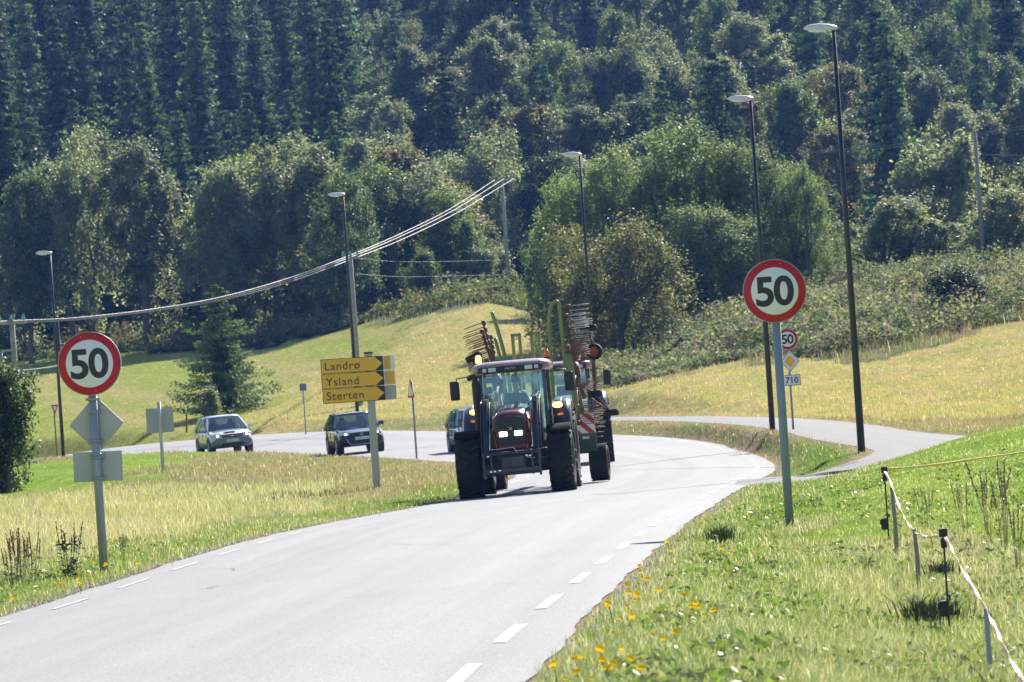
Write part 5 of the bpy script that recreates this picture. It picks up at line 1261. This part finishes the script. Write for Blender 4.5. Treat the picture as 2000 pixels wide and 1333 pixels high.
# -- cars
def car(loc, yaw, paint, label, L=4.4, W=1.74, H=1.58, low=M_PLAS, scoop=False, emblem='oval', skid=False, rails=True, two_tone=None, nose=.81, box=False, seatlight=True):
    t = empty('car', loc, yaw, label, 'car', 'cars on the bend'); hw = W / 2; bl = H * .615
    t.rotation_euler = (0, R(-2.2), yaw)
    st = [(0, .40, bl * .66, hw * .74), (.07, .33, bl * .78, hw * .88), (.30, .27, nose - .06, hw * .97), (.60, .25, nose + .02, hw), (1.0, .25, bl - .02, hw), (1.35, .25, bl, hw), (2.2, .25, bl, hw), (3.3, .25, bl + .01, hw), (L - .3, .28, bl + .02, hw * .97), (L - .05, .36, bl - .05, hw * .9), (L, .45, bl - .2, hw * .8)]
    rings = []
    for (y, z0, z1, w_) in st:
        pr = [(-.80, z0), (-.97, z0 + .07), (-1.0, z0 + (z1 - z0) * .45), (-.985, z1 - .13), (-.93, z1 - .04), (-.80, z1), (-.4, z1 + .025), (0, z1 + .035), (.4, z1 + .025), (.80, z1), (.93, z1 - .04), (.985, z1 - .13), (1.0, z0 + (z1 - z0) * .45), (.97, z0 + .07), (.80, z0)]
        rings.append([Vector((x_ * w_, y, z_)) for x_, z_ in pr])
    body = MB().loft(rings).build('body', paint, t)
    # lower cladding in another tone
    mb = MB(); rings = []
    for (y, z0, z1, w_) in st: rings.append([Vector((x_ * w_, y, z_)) for x_, z_ in ((-.82, z0 - .004), (-.985, z0 + .066), (-1.008, z0 + .20), (-1.003, z0 + .26), (1.003, z0 + .26), (1.008, z0 + .20), (.985, z0 + .066), (.82, z0 - .004))])
    rings[0] = [v + Vector((0, -.012, 0)) for v in rings[0]]; rings[1] = [v + Vector((0, -.012, 0)) for v in rings[1]]
    MB().loft(rings).build('lower_cladding', low, t)
    # cabin
    yb0, yb1, yt0, yt1 = .92, L - .12, 1.88, L - (.42 if box else .75)
    wb, wt = hw * .93, hw * .70; zt = H - .085; zb = bl + .01
    A = [Vector((-wb, yb0 + .12, zb)), Vector((-wb * .6, yb0, zb)), Vector((wb * .6, yb0, zb)), Vector((wb, yb0 + .12, zb)), Vector((wb, yb1 - .1, zb)), Vector((wb * .6, yb1, zb)), Vector((-wb * .6, yb1, zb)), Vector((-wb, yb1 - .1, zb))]
    B = [Vector((-wt, yt0 + .08, zt)), Vector((-wt * .6, yt0, zt)), Vector((wt * .6, yt0, zt)), Vector((wt, yt0 + .08, zt)), Vector((wt, yt1 - .06, zt)), Vector((wt * .6, yt1, zt)), Vector((-wt * .6, yt1, zt)), Vector((-wt, yt1 - .06, zt))]
    gm = MB(); gm.loft([A, [a.lerp(b, .5) + Vector(((1 if a.x > 0 else -1) * .018, 0, 0)) for a, b in zip(A, B)], B], smooth=False, caps=False); gm.build('windows', M_CARG, t)
    def up(p_, dx=0, dy=0, dz=0): return p_ + Vector((dx, dy, dz))
    rr = []
    for (q, dz) in ((1.035, -.03), (1.03, 0), (.95, .035), (.80, .062), (.55, .078), (.25, .085)):
        c0 = Vector((0, (yt0 + yt1) / 2, 0)); rr.append([Vector((b.x * q, c0.y + (b.y - c0.y) * (q if q < 1 else 1.01), zt + dz)) for b in B])
    rf = MB().loft(rr).build('roof', paint, t)
    for s_ in (-1, 1):
        i0, i1 = (0, 7) if s_ < 0 else (3, 4)
        MB().bar(up(A[i0], s_ * .015), up(B[i0], s_ * .012), .06, .075).build('windscreen_pillar', paint, t)
        MB().bar(up(A[i1], s_ * .012), up(B[i1], s_ * .012), .10, .12).build('rear_pillar', paint, t)
        for f_ in (.36, .70):
            a = A[i0].lerp(A[i1], f_); b = B[i0].lerp(B[i1], f_ * .97); m_ = a.lerp(b, .5) + Vector((s_ * .022, 0, 0))
            MB().bar(up(a, s_ * .008), m_, .05, .07).bar(m_, up(b, s_ * .008), .05, .07).build('door_pillar', paint, t)
        MB().bar(Vector((s_ * (hw * .975), yb0 + .35, zb - .02)), Vector((s_ * hw * .965, yb1 - .25, zb - .0)), .02, .03).build('window_trim', M_PLAS, t)
        if rails: MB().tube([up(B[i0], -s_ * .02, .12, .02), up(B[i0], -s_ * .02, .22, .085), up(B[i1], -s_ * .02, -.35, .085), up(B[i1], -s_ * .02, -.22, .02)], .018, 8).build('roof_rail', M_CHROME if skid else M_PLAS, t)
        # mirror
        mb = MB(); mb.box((s_ * (hw + .10), yb0 + .42, bl + .09), (.20, .10, .14)); mb.box((s_ * (hw + .01), yb0 + .44, bl + .05), (.10, .05, .05)); mb.build('door_mirror', paint, t, bevel=.03)
        # wheels and arches
        for y in (.84, L - .86):
            MB().lathe([(s_ * (hw - .22), .40), (s_ * (hw + .004), .40), (s_ * (hw + .014), .375), (s_ * (hw + .014), .345), (s_ * (hw - .10), .345)], 28, 'x', (0, y, .345)).build('wheel_arch', M_PLAS, t)
            MB().lathe([(s_ * (hw - .03), 0), (s_ * (hw + .005), 0), (s_ * (hw + .005), .35), (s_ * (hw - .03), .35)], 28, 'x', (0, y, .345)).build('arch_shade_disc', M_BLACK, t)  # black disc painted as the shade inside the uncut wheel arch
            wl = empty('wheel'); wl.parent = t; wl.location = (s_ * (hw - .085), y, .335)
            tyre(MB(), 0, .335, .205, 0).build('tyre', M_TYRE, wl)
            mb = MB(); mb.lathe([(s_ * .06, .20), (s_ * .105, .205), (s_ * .105, .185), (s_ * .06, .17)], 28, 'x')
            for k in range(7): a = 2 * math.pi * k / 7; mb.bar((s_ * .095, math.cos(a) * .02, math.sin(a) * .02), (s_ * .10, math.cos(a) * .19, math.sin(a) * .19), .03, .02, up=(1, 0, 0))
            mb.lathe([(s_ * .08, 0), (s_ * .08, .04), (s_ * .11, .035), (s_ * .112, 0)], 12, 'x'); mb.build('rim', M_RIM, wl)
        # door handles and door gaps
        for y in (1.95, 2.85): MB().box((s_ * (hw + .006), y + .25, bl - .16), (.02, .16, .03)).build('door_handle', paint, t, bevel=.006)
        for y in (1.28, 2.22, 3.12): MB().box((s_ * (hw * .997), y, bl * .66), (.012, .010, bl * .55)).build('door_gap', M_BLACK, t)
        # headlight wraps the corner
        zc = bl * .72 + .02; hl = []
        for (x_, y_, h_) in ((.50, .050, .055), (.66, .075, .075), (.82, .15, .085), (.92, .30, .07), (.965, .46, .03)): hl.append([Vector((s_ * x_ * hw, y_ - .02, zc - h_ + .02)), Vector((s_ * x_ * hw, y_ - .02, zc + h_ + .04)), Vector((s_ * x_ * hw * .93, y_ + .12, zc + h_ + .02)), Vector((s_ * x_ * hw * .93, y_ + .12, zc - h_ + .02))])
        h1 = MB().loft(hl).build('headlight', M_LAMP, t)
        MB().lathe([(-.01, 0), (-.01, .05), (.03, .05), (.03, 0)], 16, 'y', (s_ * hw * .68, .06, zc + .03)).build('bulb', M_CLIT, h1)
        MB().lathe([(-.01, 0), (-.01, .045), (.03, .05), (.03, 0)], 14, 'y', (s_ * hw * .72, .035, .46)).build('fog_light', M_LAMP, t)
    gz_ = bl * .72 + .03
    gr = MB().prism([(-.40, gz_ - .07), (.40, gz_ - .07), (.44, gz_ + .07), (-.44, gz_ + .07)], 'y', -.012, .08).build('grille', M_BLACK, t, bevel=.01)
    if emblem == 'oval':
        e_ = MB().lathe([(-.022, 0), (-.020, .03), (-.014, .045), (-.01, .045)], 18, 'y').build('emblem', M_CHROME, gr); e_.location = (0, 0, gz_); e_.scale = (1.5, 1, .8)
        MB().box((0, -.016, gz_), (.80, .01, .012)).build('grille_bar', M_CHROME, gr)
    else:
        mb = MB(); mb.lathe([(-.02, .052), (-.026, .060), (-.02, .068), (-.012, .06), (-.02, .052)], 22, 'y')
        for (a, b) in (((-.030, .045), (0, .002)), ((.030, .045), (0, .002)), ((-.048, .012), (-.022, -.045)), ((-.022, -.045), (0, -.005)), ((0, -.005), (.022, -.045)), ((.022, -.045), (.048, .012))): mb.bar((a[0], -.022, a[1]), (b[0], -.022, b[1]), .006, .010, up=(0, 1, 0))
        mb.build('emblem', M_CHROME, gr).location = (0, 0, gz_)
    MB().box((0, -.006, .40), (.95, .05, .11)).build('air_intake', M_BLACK, t, bevel=.02)
    MB().box((0, -.030, .545), (.52, .014, .115)).build('number_plate', mat('plate_white', (.62, .63, .62), .4, noise=.5, nscale=14, dark=(.25, .26, .28)), t, bevel=.004)
    if skid:
        mb = MB(); mb.tube([(-.58, -.02, .56), (-.50, -.035, .40), (-.42, -.04, .32), (.42, -.04, .32), (.50, -.035, .40), (.58, -.02, .56)], .024, 8); mb.build('silver_bumper_trim', M_RIM, t)
    if scoop:
        mb = MB(); mb.box((0, .78, nose + .075), (.50, .34, .06), taper=(.9, .8)); s1 = mb.build('bonnet_scoop', paint, t, bevel=.015); MB().box((0, .603, nose + .077), (.42, .01, .035)).build('scoop_opening', M_BLACK, s1)
    mb = MB()
    for x in (-.36, .36): mb.box((x, 2.25, bl + .06), (.46, .14, .42), taper=(.8, 1)); mb.box((x, 2.27, bl + .33), (.24, .09, .16), taper=(.8, 1))
    mb.box((0, 3.1, bl + .0), (1.2, .14, .42), taper=(.85, 1)); mb.build('seats', M_PLAS, t, bevel=.03)
    MB().box((0, 1.35, bl - .01), (1.3, .4, .06)).build('dashboard', M_PLAS, t, bevel=.02)
    return t
M_SILV = mat('silver_blue_paint', (.60, .65, .70), .42, metal=.3, coat=.9); M_DBLUE = mat('deep_blue_black_paint', (.014, .026, .075), .18, coat=1.0); M_SBLUE = mat('steel_blue_paint', (.10, .17, .24), .22, coat=1.0, metal=.3)
def car_at(px, py, Y): p = at(px, py, Y); return (p.x, Y, road_z(p.x, Y))
car(car_at(457, 876, 209), R(13), M_SILV, 'silver estate car with a bonnet scoop, leftmost car on the far side of the bend', L=4.45, W=1.76, H=1.60, low=mat('grey_cladding', (.16, .19, .22), .5), scoop=True)
car(car_at(710, 880, 187), R(10), M_DBLUE, 'dark blue hatchback with silver roof rails, half behind the yellow sign mast', L=4.05, W=1.70, H=1.50, emblem='ring', skid=True)
car(car_at(953, 886, 172), R(8), M_SBLUE, 'steel blue car almost hidden behind the left wheel of the leading tractor', L=4.2, W=1.74, H=1.47, emblem='ring', rails=True)
# ------------------------------------------------------------------ flowers and weeds one can count
def petal_mat():
    m = bpy.data.materials.new('yellow_petals'); m.use_nodes = True; t = m.node_tree; t.nodes.clear(); o = t.nodes.new('ShaderNodeOutputMaterial'); d = t.nodes.new('ShaderNodeBsdfDiffuse'); d.inputs[0].default_value = (.95, .60, .01, 1)
    r = t.nodes.new('ShaderNodeBsdfTranslucent'); r.inputs[0].default_value = (.95, .62, .02, 1); x = t.nodes.new('ShaderNodeMixShader'); t.links.new(d.outputs[0], x.inputs[1]); t.links.new(r.outputs[0], x.inputs[2]); t.links.new(x.outputs[0], o.inputs[0]); return m
M_PETAL = petal_mat(); M_STEM = mat('green_stem', (.10, .16, .04), .7); M_DOCK = mat('red_brown_seeds', (.22, .10, .06), .85); M_STRAWM = mat('straw_stem', (.38, .32, .18), .8)
M_THL = mat('dark_thistle_leaf', (.05, .085, .03), .7); M_DKT = mat('dark_old_grass', (.10, .12, .05), .85)
def flower():
    t = empty('yellow_flower'); MB().tube([(0, 0, -.03), (.01, 0, .08), (0, 0, .16)], .003, 5).build('stem', M_STEM, t)
    mb = MB(); vs = [Vector((0, 0, .012))]; n = 11
    for k in range(n * 2): a = math.pi * k / n; r = .033 if k % 2 else .025; vs.append(Vector((r * math.cos(a), r * math.sin(a), .0 if k % 2 else .006)))
    mb.add(vs, [(0, 1 + k, 1 + (k + 1) % (2 * n)) for k in range(2 * n)]); mb.lathe([(-.016, .003), (-.006, .007), (-.001, .008)], 8, 'z'); h = mb.build('flower_head', M_PETAL, t); h.location = (0, 0, .162); h.rotation_euler = (.85, 0, 0)
    return t
FL = flower(); first = [True]
def put_flower(px, py, g_, lab):
    p = gpt(px, py + 22, 22, 140); o = FL if first[0] else copy_tree(FL); first[0] = False
    s_ = random.uniform(.6, 1.0); o.location = p; o.scale = (s_, s_, s_ * random.uniform(.7, 1.1)); o.rotation_euler = (random.uniform(-.15, .15), random.uniform(-.15, .15), random.uniform(-.6, .6))
    for k_ in ('group', 'label', 'category'):
        if k_ in o: del o[k_]
    tag(o, lab, 'flower', g_)
RF = [(1322, 1048), (1305, 1055), (1308, 1066), (1315, 1078), (1407, 1075), (1424, 1079), (1378, 1007), (1418, 993), (1480, 1080), (1471, 1010), (1558, 950), (1548, 960), (1553, 1000), (1252, 1106), (1256, 1120), (1262, 1136), (1270, 1141),
      (1232, 1152), (1240, 1176), (1247, 1144), (1247, 1158), (1247, 1174), (1226, 1186), (1230, 1163), (1226, 1193), (1194, 1194), (1196, 1203), (1288, 1164), (1335, 1168), (1322, 1182), (1276, 1195), (1346, 1200), (1362, 1190), (1366, 1197), (1378, 1205), (1395, 1207),
      (1265, 1212), (1200, 1242), (1279, 1246), (1315, 1247), (1320, 1247), (1222, 1281), (1178, 1303), (1140, 1292), (1126, 1300), (1178, 1296), (1202, 1304), (1236, 1305), (1202, 1314), (1196, 1321), (1256, 1319), (1088, 1328), (1105, 1331), (1126, 1331), (1158, 1331), (1186, 1328), (1300, 1262), (1240, 1225), (1212, 1212)]
for q in RF: put_flower(*q, 'yellow flowers of the right verge', 'small yellow flower standing in the grass of the right hand verge')
LF = [(27, 1171), (110, 1132), (118, 1133), (124, 1140), (137, 1124), (152, 1118), (154, 1131), (157, 1138), (157, 1142), (174, 1126), (205, 1101), (209, 1104), (189, 1110), (184, 1100), (270, 1099), (296, 1084), (321, 1092), (336, 1090), (380, 1038), (494, 1034), (445, 990), (520, 975), (440, 1000), (580, 968), (600, 985), (660, 975), (740, 990), (560, 1010), (630, 1005), (700, 965)]
for q in LF: put_flower(*q, 'yellow flowers of the left verge', 'small yellow flower standing in the grass of the left hand verge')

def seed_plant(h, n, spread, head, mt_head, mt_stem, name, leafy=0, seed=0):
    rg = random.Random(seed); t = empty(name); lf = MB()
    for k in range(n):
        mb = MB(); hd = MB()
        a = rg.uniform(0, 6.28); r = rg.uniform(0, spread); b = Vector((math.cos(a) * r * .3, math.sin(a) * r * .3, -.05)); hh = h * rg.uniform(.7, 1.05)
        tp = Vector((math.cos(a) * r, math.sin(a) * r, hh)); md = b.lerp(tp, .5) + Vector((rg.uniform(-.03, .03), 0, 0)); mb.tube([b, md, tp], [.0045, .0035, .002], 5)
        # one knobbly spike of seeds per stalk
        P_ = []; R_ = []
        for q in range(head * 2):
            f_ = 1 - .38 + .38 * q / (head * 2 - 1); c_ = (b.lerp(md, f_ * 2) if f_ < .5 else md.lerp(tp, f_ * 2 - 1)) + Vector((rg.uniform(-.006, .006), rg.uniform(-.006, .006), 0)); P_.append(c_); R_.append((rg.uniform(.008, .016) if q % 2 else .004) * (1.3 - f_ * .6))
        hd.tube(P_, R_, 6)
        st_ = mb.build('stalk', mt_stem, t); hd.build('seed_head', mt_head, st_)
        for q in range(leafy):
            f_ = rg.uniform(.1, .8); c_ = b.lerp(tp, f_); a2 = rg.uniform(0, 6.28); L = rg.uniform(.10, .20); d = Vector((math.cos(a2), math.sin(a2), .45)); sd_ = Vector((-math.sin(a2), math.cos(a2), 0)) * L * .14
            e_ = c_ + d * L * .55; lf.add([c_, e_ + sd_, c_ + d * L + Vector((0, 0, -.05)), e_ - sd_], ((0, 1, 2, 3),))
    if leafy: lf.build('leaves', M_THL, t)
    return t
def place(o, px, py, Yr, lab, cat, s_=1.0, grp=None):
    p = gpt(px, py, *Yr); o.location = p; o.scale = (s_, s_, s_); o.rotation_euler = (0, 0, random.uniform(0, 6))
    for k_ in ('group', 'label', 'category'):
        if k_ in o: del o[k_]
    return tag(o, lab, cat, grp)
DK = seed_plant(.62, 7, .16, 16, M_DOCK, M_DOCK, 'dock_plant', 2, 1)
G_ = 'red brown docks by the left verge'
for i, (px, py, lab, s_) in enumerate(((25, 1150, 'red brown dock plant, leftmost on the left verge', 1.0), (42, 1138, 'tallest red brown dock plant near the left margin', 1.12), (62, 1128, 'red brown dock plant, rightmost of those at the left margin', .95), (30, 1120, 'red brown dock plant behind the others at the left margin', .9))):
    o = DK if i == 0 else copy_tree(DK); place(o, px, py, (30, 120), lab, 'weed', s_, G_)
place(seed_plant(.75, 9, .28, 4, M_DOCK, M_STEM, 'thistle', 12, 2), 135, 1132, (30, 120), 'dark leafy thistle left of the post of the left speed sign', 'weed')
place(seed_plant(.42, 6, .10, 8, M_STRAWM, M_STRAWM, 'seed_stalks', 0, 3), 240, 1098, (30, 120), 'thin seed stalks right of the post of the left speed sign', 'weed')
GR = seed_plant(.70, 6, .30, 9, mat('brown_grass_panicle', (.26, .19, .12), .85), M_STRAWM, 'tall_grass_clump', 0, 4)
G_ = 'tall seeding grass clumps by the fence'
for i, (px, py, lab, s_) in enumerate(((1812, 1040, 'tall seeding grass between the two black fence posts', .72), (1930, 1060, 'tall seeding grass clump right of the fence on the lawn edge', 1.1), (1965, 1075, 'tallest seeding grass clump near the right margin', 1.35), (1990, 1120, 'seeding grass clump cut by the right margin', 1.0), (1888, 1045, 'small seeding grass clump left of the tall ones', .8))):
    o = GR if i == 0 else copy_tree(GR); place(o, px, py, (30, 120), lab, 'grass', s_, G_)
def tussock(name, n, h, spread, mt_, seed):
    rg = np.random.default_rng(seed); V = []; F = []
    for k in range(n):
        a = rg.uniform(0, 6.28); r = abs(rg.normal(0, spread)); b = np.array((math.cos(a) * r, math.sin(a) * r, -.02)); hh = h * rg.uniform(.5, 1.2); la = a + rg.normal(0, .6); ln = rg.uniform(.15, .8)
        d = np.array((math.cos(la), math.sin(la), 0)); sdv = np.array((-math.sin(la + .8), math.cos(la + .8), 0)) * .006
        m_ = b + d * ln * hh * .3 + np.array((0, 0, hh * .65)); tpp = b + d * ln * hh * .9 + np.array((0, 0, hh * rg.uniform(.6, 1)))
        i0 = len(V); V += [b - sdv, b + sdv, m_ + sdv * .8, m_ - sdv * .8, tpp]; F += [(i0, i0 + 1, i0 + 2), (i0, i0 + 2, i0 + 3), (i0 + 3, i0 + 2, i0 + 4)]
    t = empty(name); np_mesh('blades', np.array(V), np.array(F), mt_, parent=t); return t
place(tussock('grass_tussock', 200, .36, .10, M_DKT, 1), 1800, 1232, (28, 60), 'dark old grass tussock left of the near black fence post', 'grass')
place(tussock('grass_tussock', 170, .30, .10, M_DKT, 2), 1845, 1222, (28, 60), 'dark old grass tussock around the foot of the near black fence post', 'grass')
place(tussock('grass_tussock', 150, .22, .09, M_DKT, 3), 1838, 1130, (28, 80), 'dark green grass tussock behind the near black fence post', 'grass')
place(tussock('grass_tussock', 300, .26, .09, mat('fresh_tuft_green', (.12, .20, .04), .6), 4), 1408, 1062, (28, 90), 'fresh green grass tuft left of the right speed sign post', 'grass')
# broad weed leaves scattered in the near verges, and grit along the crumbling road edge
def scatter(n, ylo, yhi, name, label, mt_, seed, near_edge, build):
    rg = np.random.default_rng(seed); Y = np.exp(rg.uniform(math.log(ylo), math.log(yhi), n)); X = Y * rg.uniform(-.115, .115, n)
    z, o1, o2, s1 = terrain(X, Y, True)
    k = (o1 > .03) & (o1 < .55) & (rg.random(n) < np.exp(-o1 * 4)) if near_edge else (o1 > .5) & (fbm(X * 1.1, Y * .6, 3) > .5)
    return build(rg, X[k], Y[k], z[k])
def b_grit(rg, X, Y, z):
    n = len(X); s = rg.uniform(.006, .022, n)[:, None, None]; T = np.array([(-1, -.8, -.3), (1, -.7, -.3), (0, 1, -.3), (0, 0, .9)])[None] * s * rg.uniform(.6, 1.3, (n, 4, 1))
    V = (np.stack([X, Y, z + .004], 1)[:, None] + T).reshape(-1, 3); i0 = np.arange(n)[:, None] * 4
    F = np.concatenate([i0 + np.array([q]) for q in ((0, 1, 3), (1, 2, 3), (2, 0, 3))])
    c_ = rg.uniform(.12, .42, n)[:, None] * np.array((1, .95, .88))
    o = np_mesh('roadside_gravel', V, F, leaf_mat('grit', gloss=.01, trans=0, rnd=0, grough=.5), np.repeat(c_[:, None], 4, 1).reshape(-1, 3)); return tag(o, 'loose gravel along the crumbling asphalt edge', 'gravel', kind='stuff')
scatter(420000, 26, 130, '', '', None, 21, True, b_grit)
def b_leaf(rg, X, Y, z):
    n = len(X); m = 7; P = np.stack([X[:, None] + rg.normal(0, .05, (n, m)), Y[:, None] + rg.normal(0, .05, (n, m)), z[:, None] + rg.uniform(.02, .11, (n, m))], -1).reshape(-1, 3)
    V, F = leaf_cards(P, np.tile(np.array([[0, -.9, 0.6]]), (len(P), 1)), .035, rg, 1.8)
    c_ = np.repeat((np.array([(.15, .24, .05), (.19, .27, .07), (.16, .20, .07), (.28, .28, .15)])[rg.integers(0, 4, n)] * rg.uniform(.8, 1.3, (n, 1)))[:, None], m * 4, 1).reshape(-1, 3)
    o = np_mesh('verge_weeds', V, F, leaf_mat('weed_leaves', gloss=.006, grough=.4, trans=.4, tint=(1.3, 1.3, .8), rnd=0), c_); return tag(o, 'low broad leaved weeds growing among the verge grass', 'weeds', kind='stuff')
scatter(7000, 26, 85, '', '', None, 22, False, b_leaf)
# ------------------------------------------------------------------ haze: faint blue valley air
def haze():
    mb = MB(); mb.box((0, 850, 100), (900, 1800, 212))
    m = bpy.data.materials.new('valley_air'); m.use_nodes = True; t = m.node_tree; t.nodes.clear()
    o = t.nodes.new('ShaderNodeOutputMaterial'); v = t.nodes.new('ShaderNodeVolumePrincipled')
    v.inputs['Color'].default_value = (.17, .36, 1.0, 1); v.inputs['Density'].default_value = .00008; v.inputs['Anisotropy'].default_value = .35
    t.links.new(v.outputs[0], o.inputs['Volume'])
    return tag(mb.build('haze', m), 'thin blue haze lying over the valley', kind='stuff')
haze()
